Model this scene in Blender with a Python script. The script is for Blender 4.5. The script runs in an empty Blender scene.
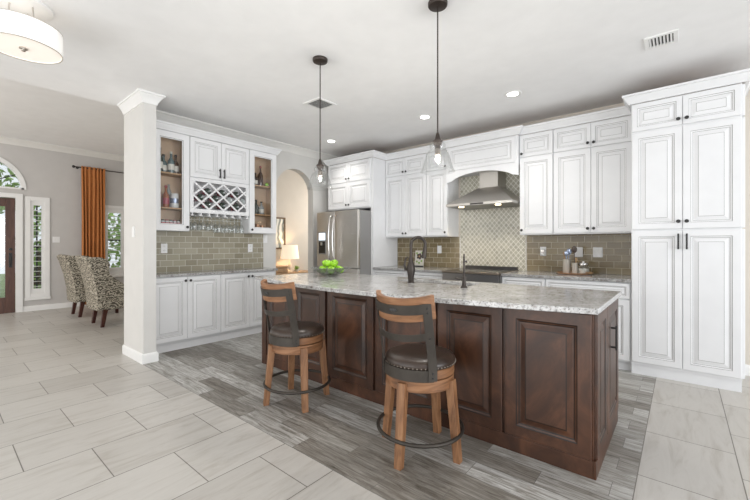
import bpy, math, random
from mathutils import Vector, Matrix
random.seed(7)
S = bpy.context.scene
COL = S.collection
PI = math.pi

# ------------------------------------------------------------ camera, world, lights, exposure
TH = math.radians(39.7)
cam_data = bpy.data.cameras.new('camera')
cam_data.sensor_width = 36.0
cam_data.lens = 369.0 / 750.0 * 36.0
cam_data.shift_y = -4.0 / 750.0
cam_data.clip_start = 0.05
cam = bpy.data.objects.new('camera', cam_data)
COL.objects.link(cam)
cam.location = (0, 0, 1.27)
cam.rotation_euler = (PI / 2, 0, TH)
S.camera = cam

W = bpy.data.worlds.new('world')
S.world = W
W.use_nodes = True
bg = W.node_tree.nodes['Background']
bg.inputs['Color'].default_value = (0.90, 0.95, 1.0, 1)
bg.inputs['Strength'].default_value = 1.0

def area_light(name, loc, target, sx, sy, power, color=(1, 1, 1)):
    d = bpy.data.lights.new(name, 'AREA')
    d.shape = 'RECTANGLE'; d.size = sx; d.size_y = sy
    d.energy = power; d.color = color
    o = bpy.data.objects.new(name, d)
    COL.objects.link(o)
    o.location = loc
    v = Vector(target) - Vector(loc)
    o.rotation_euler = v.to_track_quat('-Z', 'Y').to_euler()
    return o

# daylight of the family-room windows behind the camera and of the breakfast side on the right
area_light('window_daylight', (-3.0, -3.9, 1.5), (-3.2, 3, 1.9), 5.0, 2.3, 34, (0.97, 0.98, 1.0))
area_light('side_window_daylight', (5.6, 1.2, 1.5), (-3, 2.2, 1.5), 5.0, 2.3, 225, (0.97, 0.98, 1.0))
area_light('dining_daylight', (-7.4, -2.9, 1.7), (-7.6, 2.5, 1.6), 3.2, 2.2, 60, (1.0, 0.87, 0.74))
# added uplight, out of view behind the camera, to brighten the ceiling
area_light('ceiling_fill', (-1.5, -2.2, 0.06), (-1.7, -0.6, 3.0), 5.0, 1.6, 122, (1.0, 0.98, 0.95))

S.view_settings.view_transform = 'Standard'
S.view_settings.look = 'None'
S.view_settings.gamma = 1.0
S.view_settings.use_curve_mapping = False
S.view_settings.exposure = 0.15

# ------------------------------------------------------------ materials
def new_mat(name):
    m = bpy.data.materials.new(name)
    m.use_nodes = True
    nt = m.node_tree
    return m, nt, nt.nodes['Principled BSDF']

def plain(name, color, rough=0.5, metal=0.0, bump=0.0, bscale=60, coat=0.0, var=0.0, vscale=6, spec=0.5):
    m, nt, p = new_mat(name)
    p.inputs['Base Color'].default_value = (*color, 1)
    p.inputs['Roughness'].default_value = rough
    p.inputs['Metallic'].default_value = metal
    p.inputs['Coat Weight'].default_value = coat
    p.inputs['Specular IOR Level'].default_value = spec
    tc = nt.nodes.new('ShaderNodeTexCoord')
    n = nt.nodes.new('ShaderNodeTexNoise')
    n.inputs['Scale'].default_value = vscale
    n.inputs['Detail'].default_value = 4
    nt.links.new(tc.outputs['Object'], n.inputs['Vector'])
    r = nt.nodes.new('ShaderNodeValToRGB')
    k = var if var else 0.02
    r.color_ramp.elements[0].position = 0.3; r.color_ramp.elements[1].position = 0.7
    r.color_ramp.elements[0].color = (*[c * (1 - k) for c in color], 1)
    r.color_ramp.elements[1].color = (*[min(1, c * (1 + k)) for c in color], 1)
    nt.links.new(n.outputs['Fac'], r.inputs['Fac'])
    nt.links.new(r.outputs['Color'], p.inputs['Base Color'])
    if bump:
        n2 = nt.nodes.new('ShaderNodeTexNoise'); n2.inputs['Scale'].default_value = bscale
        nt.links.new(tc.outputs['Object'], n2.inputs['Vector'])
        b = nt.nodes.new('ShaderNodeBump'); b.inputs['Strength'].default_value = bump
        b.inputs['Distance'].default_value = 0.01
        nt.links.new(n2.outputs['Fac'], b.inputs['Height'])
        nt.links.new(b.outputs['Normal'], p.inputs['Normal'])
    return m

def emit(name, color, strength):
    m, nt, p = new_mat(name)
    p.inputs['Base Color'].default_value = (*color, 1)
    p.inputs['Emission Color'].default_value = (*color, 1)
    p.inputs['Emission Strength'].default_value = strength
    return m

def glassy(name, tint=(1, 1, 1), refl=0.12, base=0.04, gloss=0.03):
    """thin clear glass: mostly see-through, more reflecting towards grazing angles"""
    m = bpy.data.materials.new(name); m.use_nodes = True
    nt = m.node_tree; nt.nodes.clear()
    out = nt.nodes.new('ShaderNodeOutputMaterial')
    mix = nt.nodes.new('ShaderNodeMixShader')
    tr = nt.nodes.new('ShaderNodeBsdfTransparent'); tr.inputs['Color'].default_value = (*tint, 1)
    gl = nt.nodes.new('ShaderNodeBsdfGlossy'); gl.inputs['Roughness'].default_value = gloss
    lw = nt.nodes.new('ShaderNodeLayerWeight'); lw.inputs['Blend'].default_value = 0.35
    mr = nt.nodes.new('ShaderNodeMapRange')
    mr.inputs['To Min'].default_value = base; mr.inputs['To Max'].default_value = base + refl * 4
    nt.links.new(lw.outputs['Facing'], mr.inputs['Value'])
    nt.links.new(mr.outputs['Result'], mix.inputs['Fac'])
    nt.links.new(tr.outputs[0], mix.inputs[1]); nt.links.new(gl.outputs[0], mix.inputs[2])
    nt.links.new(mix.outputs[0], out.inputs['Surface'])
    return m

def mapping(nt, scale=(1, 1, 1), loc=(0, 0, 0), rot=(0, 0, 0)):
    tc = nt.nodes.new('ShaderNodeTexCoord')
    mp = nt.nodes.new('ShaderNodeMapping')
    mp.inputs['Scale'].default_value = scale; mp.inputs['Location'].default_value = loc
    mp.inputs['Rotation'].default_value = rot
    nt.links.new(tc.outputs['Object'], mp.inputs['Vector'])
    return mp

def ramp(nt, src, stops):
    r = nt.nodes.new('ShaderNodeValToRGB')
    cr = r.color_ramp
    while len(cr.elements) < len(stops): cr.elements.new(0.5)
    for e, (p, c) in zip(cr.elements, stops):
        e.position = p; e.color = (*c, 1)
    nt.links.new(src, r.inputs['Fac'])
    return r

def mixcol(nt, fac, a, b, mode='MIX'):
    mx = nt.nodes.new('ShaderNodeMix'); mx.data_type = 'RGBA'; mx.blend_type = mode
    for sock, val in ((mx.inputs[0], fac), (mx.inputs[6], a), (mx.inputs[7], b)):
        if hasattr(val, 'is_output'): nt.links.new(val, sock)
        elif isinstance(val, (int, float)): sock.default_value = val
        else: sock.default_value = (*val, 1)
    return mx.outputs[2]

def xyz_swizzle(nt, ax, ay, ox=0.0, oy=0.0):
    """object coordinates re-ordered: texture x from axis ax, texture y from axis ay"""
    tc = nt.nodes.new('ShaderNodeTexCoord')
    sp = nt.nodes.new('ShaderNodeSeparateXYZ'); nt.links.new(tc.outputs['Object'], sp.inputs[0])
    cb = nt.nodes.new('ShaderNodeCombineXYZ')
    for a, o, i in ((ax, ox, 0), (ay, oy, 1)):
        ad = nt.nodes.new('ShaderNodeMath'); ad.operation = 'ADD'; ad.inputs[1].default_value = o
        nt.links.new(sp.outputs[a], ad.inputs[0]); nt.links.new(ad.outputs[0], cb.inputs[i])
    return cb.outputs[0]

def brick(nt, vec, bw, rh, mortar, c1, c2, cm, bias=0.0):
    b = nt.nodes.new('ShaderNodeTexBrick')
    b.offset = 0.5; b.offset_frequency = 2; b.squash = 1.0
    b.inputs['Scale'].default_value = 1.0
    b.inputs['Brick Width'].default_value = bw; b.inputs['Row Height'].default_value = rh
    b.inputs['Mortar Size'].default_value = mortar; b.inputs['Mortar Smooth'].default_value = 0.1
    b.inputs['Bias'].default_value = bias
    b.inputs['Color1'].default_value = (*c1, 1); b.inputs['Color2'].default_value = (*c2, 1)
    b.inputs['Mortar'].default_value = (*cm, 1)
    nt.links.new(vec, b.inputs['Vector'])
    return b

def mat_tile_floor():
    m, nt, p = new_mat('pale porcelain floor tile')
    b = brick(nt, xyz_swizzle(nt, 1, 0, -0.646, 1.517), 0.622, 0.443, 0.0030, (0.48, 0.458, 0.425), (0.56, 0.538, 0.503), (0.17, 0.155, 0.135))
    mp = mapping(nt, (7.0, 1.1, 1), rot=(0, 0, 0.12))
    n = nt.nodes.new('ShaderNodeTexNoise'); n.inputs['Scale'].default_value = 2.2; n.inputs['Detail'].default_value = 9
    n.inputs['Roughness'].default_value = 0.65; n.inputs['Distortion'].default_value = 0.8
    nt.links.new(mp.outputs[0], n.inputs['Vector'])
    r = ramp(nt, n.outputs['Fac'], [(0.28, (0.80, 0.775, 0.74)), (0.46, (0.98, 0.975, 0.97)), (0.58, (1.03, 1.03, 1.03)), (0.74, (0.88, 0.865, 0.84))])
    c = mixcol(nt, 1.0, b.outputs['Color'], r.outputs[0], 'MULTIPLY')
    nt.links.new(c, p.inputs['Base Color'])
    p.inputs['Roughness'].default_value = 0.36
    return m

def mat_plank_floor():
    m, nt, p = new_mat('grey wood-look plank tile')
    vec = xyz_swizzle(nt, 0, 1, 1.89, -1.605)
    b = brick(nt, vec, 0.642, 0.1483, 0.0016, (0.0, 0.0, 0.0), (1, 1, 1), (0.5, 0.5, 0.5))
    base = ramp(nt, b.outputs['Color'], [(0.0, (0.185, 0.168, 0.145)), (0.3, (0.29, 0.278, 0.255)), (0.6, (0.37, 0.362, 0.342)), (1.0, (0.47, 0.468, 0.452))])
    # every plank takes its own slice of the grain
    tc = nt.nodes.new('ShaderNodeTexCoord')
    mp = nt.nodes.new('ShaderNodeMapping'); mp.inputs['Scale'].default_value = (2.6, 30, 1)
    nt.links.new(tc.outputs['Object'], mp.inputs['Vector'])
    va = nt.nodes.new('ShaderNodeVectorMath'); va.operation = 'MULTIPLY_ADD'
    nt.links.new(b.outputs['Color'], va.inputs[0]); va.inputs[1].default_value = (3.7, 5.1, 9.0)
    nt.links.new(mp.outputs[0], va.inputs[2])
    n = nt.nodes.new('ShaderNodeTexNoise'); n.inputs['Scale'].default_value = 1.5; n.inputs['Detail'].default_value = 10
    n.inputs['Roughness'].default_value = 0.72; n.inputs['Distortion'].default_value = 1.0
    nt.links.new(va.outputs[0], n.inputs['Vector'])
    r = ramp(nt, n.outputs['Fac'], [(0.30, (0.25, 0.225, 0.195)), (0.42, (0.66, 0.63, 0.59)), (0.52, (1.0, 0.99, 0.98)), (0.60, (1.25, 1.25, 1.25)), (0.70, (1.75, 1.77, 1.78))])
    c = mixcol(nt, 1.0, base.outputs[0], r.outputs[0], 'MULTIPLY')
    c2 = mixcol(nt, b.outputs['Fac'], c, (0.15, 0.14, 0.13))
    nt.links.new(c2, p.inputs['Base Color'])
    p.inputs['Roughness'].default_value = 0.42
    return m

def mat_subway(name, axis, c1, c2, grout, bw=0.152, rh=0.0765, oz=-0.935):
    m, nt, p = new_mat(name)
    b = brick(nt, xyz_swizzle(nt, axis, 2, 0.0, oz), bw, rh, 0.0024, c1, c2, grout)
    nt.links.new(b.outputs['Color'], p.inputs['Base Color'])
    rr = nt.nodes.new('ShaderNodeMapRange'); rr.inputs['To Min'].default_value = 0.13; rr.inputs['To Max'].default_value = 0.7
    nt.links.new(b.outputs['Fac'], rr.inputs['Value']); nt.links.new(rr.outputs[0], p.inputs['Roughness'])
    bp = nt.nodes.new('ShaderNodeBump'); bp.inputs['Strength'].default_value = 0.5; bp.inputs['Distance'].default_value = 0.004
    bp.invert = True
    nt.links.new(b.outputs['Fac'], bp.inputs['Height']); nt.links.new(bp.outputs[0], p.inputs['Normal'])
    return m

def mat_diamond():
    """diamond mosaic: two families of diagonal grout lines"""
    m, nt, p = new_mat('diamond mosaic tile')
    tc = nt.nodes.new('ShaderNodeTexCoord'); sp = nt.nodes.new('ShaderNodeSeparateXYZ')
    nt.links.new(tc.outputs['Object'], sp.inputs[0])
    def M(op, a, b=None):
        n = nt.nodes.new('ShaderNodeMath'); n.operation = op
        for i, v in enumerate((a, b)):
            if v is None: continue
            if isinstance(v, (int, float)): n.inputs[i].default_value = v
            else: nt.links.new(v, n.inputs[i])
        return n.outputs[0]
    u = M('MULTIPLY', sp.outputs[0], 1 / 0.067); w = M('MULTIPLY', sp.outputs[2], 1 / 0.076)
    a = M('FRACT', M('ADD', u, w)); b = M('FRACT', M('ADD', M('SUBTRACT', u, w), 40.0))
    da = M('ABSOLUTE', M('SUBTRACT', a, 0.5)); db = M('ABSOLUTE', M('SUBTRACT', b, 0.5))
    d = M('MAXIMUM', da, db)
    line = M('GREATER_THAN', d, 0.438)
    cell = M('ADD', M('MULTIPLY', M('FLOOR', M('ADD', u, w)), 12.9898), M('MULTIPLY', M('FLOOR', M('ADD', M('SUBTRACT', u, w), 40.0)), 78.233))
    h = M('FRACT', M('MULTIPLY', M('SINE', cell), 43758.5))
    r = ramp(nt, h, [(0.0, (0.40, 0.385, 0.31)), (1.0, (0.52, 0.50, 0.41))])
    c = mixcol(nt, line, r.outputs[0], (0.86, 0.84, 0.78))
    nt.links.new(c, p.inputs['Base Color'])
    p.inputs['Roughness'].default_value = 0.2
    bp = nt.nodes.new('ShaderNodeBump'); bp.inputs['Strength'].default_value = 0.12; bp.inputs['Distance'].default_value = 0.004; bp.invert = True
    nt.links.new(line, bp.inputs['Height']); nt.links.new(bp.outputs[0], p.inputs['Normal'])
    return m

def mat_granite(name, dark=1.0):
    m, nt, p = new_mat(name)
    mp = mapping(nt, (1, 1, 1))
    n1 = nt.nodes.new('ShaderNodeTexNoise'); n1.inputs['Scale'].default_value = 7; n1.inputs['Detail'].default_value = 8; n1.inputs['Roughness'].default_value = 0.7; n1.inputs['Distortion'].default_value = 1.2
    n2 = nt.nodes.new('ShaderNodeTexNoise'); n2.inputs['Scale'].default_value = 75; n2.inputs['Detail'].default_value = 6; n2.inputs['Roughness'].default_value = 0.75
    n3 = nt.nodes.new('ShaderNodeTexNoise'); n3.inputs['Scale'].default_value = 34; n3.inputs['Detail'].default_value = 5
    for n in (n1, n2, n3): nt.links.new(mp.outputs[0], n.inputs['Vector'])
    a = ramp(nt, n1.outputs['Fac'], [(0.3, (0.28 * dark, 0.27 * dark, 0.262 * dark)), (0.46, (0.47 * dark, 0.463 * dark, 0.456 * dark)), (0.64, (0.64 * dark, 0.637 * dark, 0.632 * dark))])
    b = ramp(nt, n2.outputs['Fac'], [(0.39, (0.16, 0.15, 0.14)), (0.49, (1, 1, 1))])
    g = ramp(nt, n3.outputs['Fac'], [(0.32, (0.42, 0.36, 0.31)), (0.42, (1, 1, 1))])
    c = mixcol(nt, 0.85, a.outputs[0], b.outputs[0], 'MULTIPLY')
    c = mixcol(nt, 0.8, c, g.outputs[0], 'MULTIPLY')
    nt.links.new(c, p.inputs['Base Color'])
    p.inputs['Roughness'].default_value = 0.14
    return m

def mat_wood(name, c_dark, c_mid, c_light, scale=(1, 1, 1), rough=0.4, nscale=3.0, coat=0.0):
    m, nt, p = new_mat(name)
    mp = mapping(nt, scale)
    n = nt.nodes.new('ShaderNodeTexNoise'); n.inputs['Scale'].default_value = nscale; n.inputs['Detail'].default_value = 9
    n.inputs['Roughness'].default_value = 0.62; n.inputs['Distortion'].default_value = 1.3
    nt.links.new(mp.outputs[0], n.inputs['Vector'])
    r = ramp(nt, n.outputs['Fac'], [(0.28, c_dark), (0.5, c_mid), (0.74, c_light)])
    nt.links.new(r.outputs[0], p.inputs['Base Color'])
    p.inputs['Roughness'].default_value = rough
    p.inputs['Coat Weight'].default_value = coat
    return m

def mat_steel(name, color=(0.56, 0.55, 0.53), rough=0.28, scale=(1, 1, 90)):
    m, nt, p = new_mat(name)
    p.inputs['Base Color'].default_value = (*color, 1)
    p.inputs['Metallic'].default_value = 1.0
    mp = mapping(nt, scale)
    n = nt.nodes.new('ShaderNodeTexNoise'); n.inputs['Scale'].default_value = 4; n.inputs['Detail'].default_value = 4
    nt.links.new(mp.outputs[0], n.inputs['Vector'])
    mr = nt.nodes.new('ShaderNodeMapRange'); mr.inputs['To Min'].default_value = rough - 0.06; mr.inputs['To Max'].default_value = rough + 0.10
    nt.links.new(n.outputs['Fac'], mr.inputs['Value']); nt.links.new(mr.outputs[0], p.inputs['Roughness'])
    return m

def mat_damask():
    m, nt, p = new_mat('scroll patterned upholstery')
    mp = mapping(nt, (1, 1, 1))
    n = nt.nodes.new('ShaderNodeTexNoise'); n.inputs['Scale'].default_value = 6; n.inputs['Detail'].default_value = 3
    nt.links.new(mp.outputs[0], n.inputs['Vector'])
    w = nt.nodes.new('ShaderNodeTexWave'); w.wave_type = 'RINGS'; w.inputs['Scale'].default_value = 7.5
    w.inputs['Distortion'].default_value = 14; w.inputs['Detail'].default_value = 3; w.inputs['Detail Scale'].default_value = 2.2
    nt.links.new(mp.outputs[0], w.inputs['Vector'])
    r = ramp(nt, w.outputs['Fac'], [(0.28, (0.085, 0.074, 0.055)), (0.52, (0.21, 0.185, 0.14)), (0.72, (0.46, 0.42, 0.34))])
    nt.links.new(r.outputs[0], p.inputs['Base Color'])
    p.inputs['Roughness'].default_value = 0.85
    return m

def mat_picture():
    m, nt, p = new_mat('abstract grey picture')
    mp = mapping(nt, (1, 1, 1))
    w = nt.nodes.new('ShaderNodeTexWave'); w.inputs['Scale'].default_value = 2.4; w.inputs['Distortion'].default_value = 9; w.inputs['Detail'].default_value = 2
    nt.links.new(mp.outputs[0], w.inputs['Vector'])
    r = ramp(nt, w.outputs['Fac'], [(0.2, (0.25, 0.27, 0.25)), (0.5, (0.55, 0.56, 0.52)), (0.8, (0.78, 0.77, 0.72))])
    nt.links.new(r.outputs[0], p.inputs['Base Color'])
    return m

M = dict(
    tile=mat_tile_floor(), plank=mat_plank_floor(),
    ceiling=plain('ceiling paint', (0.86, 0.86, 0.86), 0.9, bump=0.05, bscale=180),
    wall=plain('grey wall paint', (0.65, 0.64, 0.615), 0.85, bump=0.04, bscale=150),
    wall_beige=plain('beige wall paint', (0.66, 0.61, 0.54), 0.85, bump=0.04, bscale=150),
    wall_dining=plain('dining wall paint', (0.56, 0.545, 0.53), 0.85),
    trim=plain('white trim paint', (0.82, 0.82, 0.81), 0.45),
    trim_grey=plain('cream trim paint', (0.74, 0.73, 0.70), 0.5),
    white=plain('white cabinet paint', (0.78, 0.785, 0.795), 0.42),
    white_in=plain('cabinet interior wood', (0.62, 0.46, 0.32), 0.55, var=0.12),
    glaze=plain('grey glaze line', (0.34, 0.335, 0.33), 0.6),
    black=plain('black hardware', (0.018, 0.017, 0.017), 0.4),
    dark=plain('dark gap', (0.03, 0.03, 0.03), 0.7),
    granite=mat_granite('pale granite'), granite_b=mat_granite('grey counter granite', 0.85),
    island=mat_wood('dark cherry stain', (0.021, 0.008, 0.004), (0.056, 0.022, 0.0105), (0.125, 0.051, 0.025), (1.3, 1.3, 0.9), 0.38, 3.0, 0.0),
    island_glaze=plain('dark glaze in cherry', (0.012, 0.006, 0.004), 0.4),
    oak=mat_wood('natural oak', (0.10, 0.042, 0.018), (0.25, 0.118, 0.052), (0.36, 0.19, 0.092), (9, 9, 1.3), 0.5, 2.5),
    oak_h=mat_wood('natural oak across', (0.10, 0.042, 0.018), (0.25, 0.115, 0.05), (0.35, 0.18, 0.09), (1.5, 1.5, 10), 0.5, 2.5),
    gun=plain('weathered gunmetal', (0.058, 0.050, 0.042), 0.5, 0.55, bump=0.1, var=0.15, vscale=14),
    leather=plain('worn brown leather', (0.040, 0.026, 0.019), 0.30, var=0.35, vscale=7, bump=0.12, bscale=120),
    nail=plain('antique nailheads', (0.22, 0.19, 0.16), 0.38, 1.0),
    bronze=plain('dark bronze', (0.055, 0.047, 0.042), 0.36, 0.8),
    brown_metal=plain('brown bronze', (0.05, 0.038, 0.032), 0.4, 0.5),
    steel=mat_steel('brushed steel', (0.62, 0.59, 0.55)), steel_h=mat_steel('brushed steel hood', (0.45, 0.43, 0.40), 0.30, (90, 1, 1)), brown_steel=plain('dark brown stainless', (0.22, 0.185, 0.15), 0.3, 0.8), steel_f=plain('filter steel', (0.30, 0.29, 0.27), 0.45, 0.8), raw=plain('raw brown cabinet top', (0.30, 0.16, 0.075), 0.8),
    steel_d=plain('grey fridge flank', (0.30, 0.295, 0.29), 0.45, 0.3),
    chrome=plain('polished steel', (0.62, 0.60, 0.58), 0.16, 1.0),
    range_blk=plain('black range glass', (0.022, 0.018, 0.015), 0.18),
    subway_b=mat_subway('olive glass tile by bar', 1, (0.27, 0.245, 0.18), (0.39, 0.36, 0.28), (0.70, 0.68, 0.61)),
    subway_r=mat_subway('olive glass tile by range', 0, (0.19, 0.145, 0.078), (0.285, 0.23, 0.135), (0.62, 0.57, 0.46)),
    diamond=mat_diamond(),
    glass=glassy('clear glass', (0.93, 0.94, 0.94), 0.12, 0.05, 0.08),
    pane=glassy('cabinet pane', (0.97, 0.97, 0.97), 0.05, 0.02),
    stem=glassy('wine glass', (0.90, 0.92, 0.92), 0.22, 0.08),
    dish=glassy('smoky glass dish', (0.74, 0.76, 0.72), 0.16, 0.14),
    bulb=emit('lit bulb', (1.0, 0.93, 0.82), 7), clear_bulb=glassy('bulb glass', (1, 1, 1), 0.03, 0.01), downlight=emit('lit downlight', (1.0, 0.97, 0.92), 9),
    hoodlamp=emit('lit hood lamp', (1.0, 0.82, 0.5), 10),
    plate=plain('white switch plate', (0.82, 0.82, 0.82), 0.35),
    apple=plain('green apple skin', (0.30, 0.60, 0.03), 0.25, var=0.18, vscale=14),
    stalk=plain('apple stalk', (0.09, 0.05, 0.02), 0.7),
    orange=plain('burnt orange curtain', (0.50, 0.19, 0.055), 0.8, var=0.08, vscale=20),
    damask=mat_damask(),
    mahogany=mat_wood('mahogany legs', (0.03, 0.008, 0.006), (0.055, 0.014, 0.009), (0.08, 0.024, 0.013), (4, 4, 1), 0.3),
    door_wood=mat_wood('mahogany entry door', (0.045, 0.018, 0.011), (0.085, 0.034, 0.02), (0.12, 0.05, 0.03), (5, 5, 0.8), 0.4),
    crock_steel=plain('satin silver', (0.62, 0.59, 0.53), 0.35, 0.45), copper=plain('copper tray', (0.50, 0.30, 0.19), 0.3, 0.8),
    tan=mat_wood('tan wood', (0.30, 0.17, 0.08), (0.42, 0.26, 0.13), (0.52, 0.34, 0.19), (2, 2, 2), 0.45),
    leaf=plain('leaf green', (0.30, 0.46, 0.12), 0.6, var=0.45, vscale=3),
    bark=plain('bark', (0.10, 0.07, 0.05), 0.9, var=0.3),
    lawn=plain('lawn', (0.16, 0.25, 0.07), 0.9, var=0.3, vscale=2),
    pic=mat_picture(),
    frame_brown=plain('bronze picture frame', (0.16, 0.11, 0.07), 0.4, 0.3),
    cream=plain('cream ceramic', (0.72, 0.68, 0.60), 0.35),
    blue=plain('blue silver utensil', (0.36, 0.42, 0.55), 0.25, 0.6),
    utensil=plain('dark utensil', (0.06, 0.04, 0.03), 0.4),
    dispenser=emit('lit dispenser panel', (0.75, 0.85, 0.95), 0.9),
)
def shade_mat(name, color, strength, trans=0.5):
    m, nt, p = new_mat(name)
    p.inputs['Base Color'].default_value = (*color, 1); p.inputs['Roughness'].default_value = 0.8
    p.inputs['Emission Color'].default_value = (*color, 1); p.inputs['Emission Strength'].default_value = strength
    w = nt.nodes.new('ShaderNodeTexNoise'); w.inputs['Scale'].default_value = 120
    b = nt.nodes.new('ShaderNodeBump'); b.inputs['Strength'].default_value = 0.1
    nt.links.new(w.outputs['Fac'], b.inputs['Height']); nt.links.new(b.outputs[0], p.inputs['Normal'])
    return m
M['drum'] = shade_mat('lit white drum fabric', (1.0, 0.98, 0.95), 0.12)
M['drum_glass'] = shade_mat('lit frosted diffuser', (1.0, 0.93, 0.85), 0.22)
M['lampshade'] = shade_mat('lit linen lamp shade', (1.0, 0.86, 0.66), 0.55)

# ------------------------------------------------------------ mesh builder
class B:
    def __init__(s): s.v = []; s.f = []; s.m = []
    def add(s, vs, fs, mi=0):
        o = len(s.v); s.v += [tuple(v) for v in vs]
        s.f += [tuple(o + i for i in f) for f in fs]
        s.m += [mi] * len(fs) if isinstance(mi, int) else list(mi)
        return s
    def box(s, x0, x1, y0, y1, z0, z1, mi=0):
        v = [(x, y, z) for z in (z0, z1) for y in (y0, y1) for x in (x0, x1)]
        return s.add(v, [(0, 2, 3, 1), (4, 5, 7, 6), (0, 1, 5, 4), (2, 6, 7, 3), (0, 4, 6, 2), (1, 3, 7, 5)], mi)
    def hexa(s, bot, top, mi=0):
        """bot, top: four points each, counter-clockwise from above"""
        return s.add(list(bot) + list(top), [(3, 2, 1, 0), (4, 5, 6, 7), (0, 1, 5, 4), (1, 2, 6, 5), (2, 3, 7, 6), (3, 0, 4, 7)], mi)
    def prism(s, poly, axis, a0, a1, mi=0):
        """poly in the two other axes (in order), extruded along axis"""
        def put(p, a):
            q = list(p); q.insert(axis, a); return tuple(q)
        n = len(poly)
        v = [put(p, a0) for p in poly] + [put(p, a1) for p in poly]
        f = [tuple(range(n))[::-1], tuple(range(n, 2 * n))] + [(i, (i + 1) % n, n + (i + 1) % n, n + i) for i in range(n)]
        return s.add(v, f, mi)
    def lathe(s, prof, c=(0, 0, 0), seg=24, axis=2, mi=0, cap=True, wob=None):
        """prof: (radius, height) from bottom to top"""
        vs = []; fs = []
        for (r, h) in prof:
            for k in range(seg):
                a = 2 * PI * k / seg
                rr = r * (wob(a, h) if wob else 1)
                p = [rr * math.cos(a), rr * math.sin(a), h]
                if axis == 0: p = [p[2], p[0], p[1]]
                elif axis == 1: p = [p[1], p[2], p[0]]
                vs.append((p[0] + c[0], p[1] + c[1], p[2] + c[2]))
        for i in range(len(prof) - 1):
            for k in range(seg):
                a, b = i * seg + k, i * seg + (k + 1) % seg
                fs.append((a, b, b + seg, a + seg))
        if cap:
            if prof[0][0] > 1e-6: fs.append(tuple(range(seg))[::-1])
            if prof[-1][0] > 1e-6: fs.append(tuple(range((len(prof) - 1) * seg, len(prof) * seg)))
        return s.add(vs, fs, mi)
    def tube(s, pts, r, seg=10, mi=0, closed=False):
        pts = [Vector(p) for p in pts]; n = len(pts); vs = []; fs = []
        rs = r if isinstance(r, (list, tuple)) else [r] * n
        up = None
        for i, p in enumerate(pts):
            if closed: t = pts[(i + 1) % n] - pts[i - 1]
            else: t = pts[min(i + 1, n - 1)] - pts[max(i - 1, 0)]
            t.normalize()
            if up is None:
                up = Vector((0, 0, 1)) if abs(t.z) < 0.9 else Vector((1, 0, 0))
            u = (up - t * up.dot(t)).normalized(); w = t.cross(u); up = u
            for k in range(seg):
                a = 2 * PI * k / seg
                vs.append(p + (u * math.cos(a) + w * math.sin(a)) * rs[i])
        m = n if closed else n - 1
        for i in range(m):
            for k in range(seg):
                a, b = i * seg + k, i * seg + (k + 1) % seg
                j = ((i + 1) % n) * seg
                fs.append((a, b, j + (k + 1) % seg, j + k))
        if not closed: fs += [tuple(range(seg))[::-1], tuple(range((n - 1) * seg, n * seg))]
        return s.add(vs, fs, mi)
    def sphere(s, c, r, seg=14, rings=8, mi=0, sc=(1, 1, 1)):
        prof = [(max(1e-4, r * math.sin(PI * i / rings)), -r * math.cos(PI * i / rings)) for i in range(rings + 1)]
        o = len(s.v); s.lathe(prof, (0, 0, 0), seg, 2, mi, cap=False)
        for i in range(o, len(s.v)):
            v = s.v[i]; s.v[i] = (c[0] + v[0] * sc[0], c[1] + v[1] * sc[1], c[2] + v[2] * sc[2])
        return s
    def sweep(s, path, prof, mi=0):
        """profile (out, z) swept along a flat path with mitred corners; out points to the right of travel"""
        n = len(path); P = [Vector((p[0], p[1])) for p in path]; rows = []
        for i in range(n):
            dirs = []
            if i > 0: dirs.append((P[i] - P[i - 1]).normalized())
            if i < n - 1: dirs.append((P[i + 1] - P[i]).normalized())
            ns = [Vector((d.y, -d.x)) for d in dirs]
            nn = ns[0] if len(ns) == 1 else (ns[0] + ns[1]) / (1 + ns[0].dot(ns[1]))
            rows.append([(P[i].x + nn.x * o, P[i].y + nn.y * o, z) for (o, z) in prof])
        k = len(prof); vs = [v for r in rows for v in r]; fs = []
        for i in range(n - 1):
            for j in range(k):
                a, b = i * k + j, i * k + (j + 1) % k
                fs.append((a, a + k, b + k, b))
        fs += [tuple(range(k)), tuple(range((n - 1) * k, n * k))[::-1]]
        return s.add(vs, fs, mi)
    def arcstrip(s, r0, r1, z0, z1, a0, a1, seg=16, mi=0, lean=0.0, zref=0.0, bow=0.0, c=(0, 0)):
        """curved board between two radii; lean pushes it backwards (-y) with height, bow lifts the ends"""
        vs = []; fs = []
        for i in range(seg + 1):
            t = i / seg; a = a0 + (a1 - a0) * t; e = bow * (2 * t - 1) ** 2
            for (r, z) in ((r0, z0), (r1, z0), (r1, z1), (r0, z1)):
                zz = z + e
                vs.append((c[0] + r * math.cos(a), c[1] + r * math.sin(a) - lean * (zz - zref), zz))
        for i in range(seg):
            for j in range(4):
                a, b = i * 4 + j, i * 4 + (j + 1) % 4
                fs.append((a, b, b + 4, a + 4))
        fs += [(3, 2, 1, 0), tuple(seg * 4 + j for j in range(4))]
        return s.add(vs, fs, mi)
    def build(s, name, mats, parent=None, bevel=0.0, smooth=True, subsurf=0):
        me = bpy.data.meshes.new(name); me.from_pydata(s.v, [], s.f); me.validate()
        mats = mats if isinstance(mats, (list, tuple)) else [mats]
        for m in mats: me.materials.append(M[m] if isinstance(m, str) else m)
        if len(me.polygons) == len(s.m): me.polygons.foreach_set('material_index', s.m)
        me.update()
        import bmesh
        bm = bmesh.new(); bm.from_mesh(me); bmesh.ops.recalc_face_normals(bm, faces=bm.faces); bm.to_mesh(me); bm.free()
        if smooth:
            me.shade_smooth(); me.set_sharp_from_angle(angle=math.radians(38))
        o = bpy.data.objects.new(name, me); COL.objects.link(o)
        if parent: o.parent = parent
        if bevel:
            b = o.modifiers.new('bevel', 'BEVEL'); b.width = bevel; b.segments = 2; b.limit_method = 'ANGLE'; b.angle_limit = math.radians(40)
            b.harden_normals = True
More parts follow.
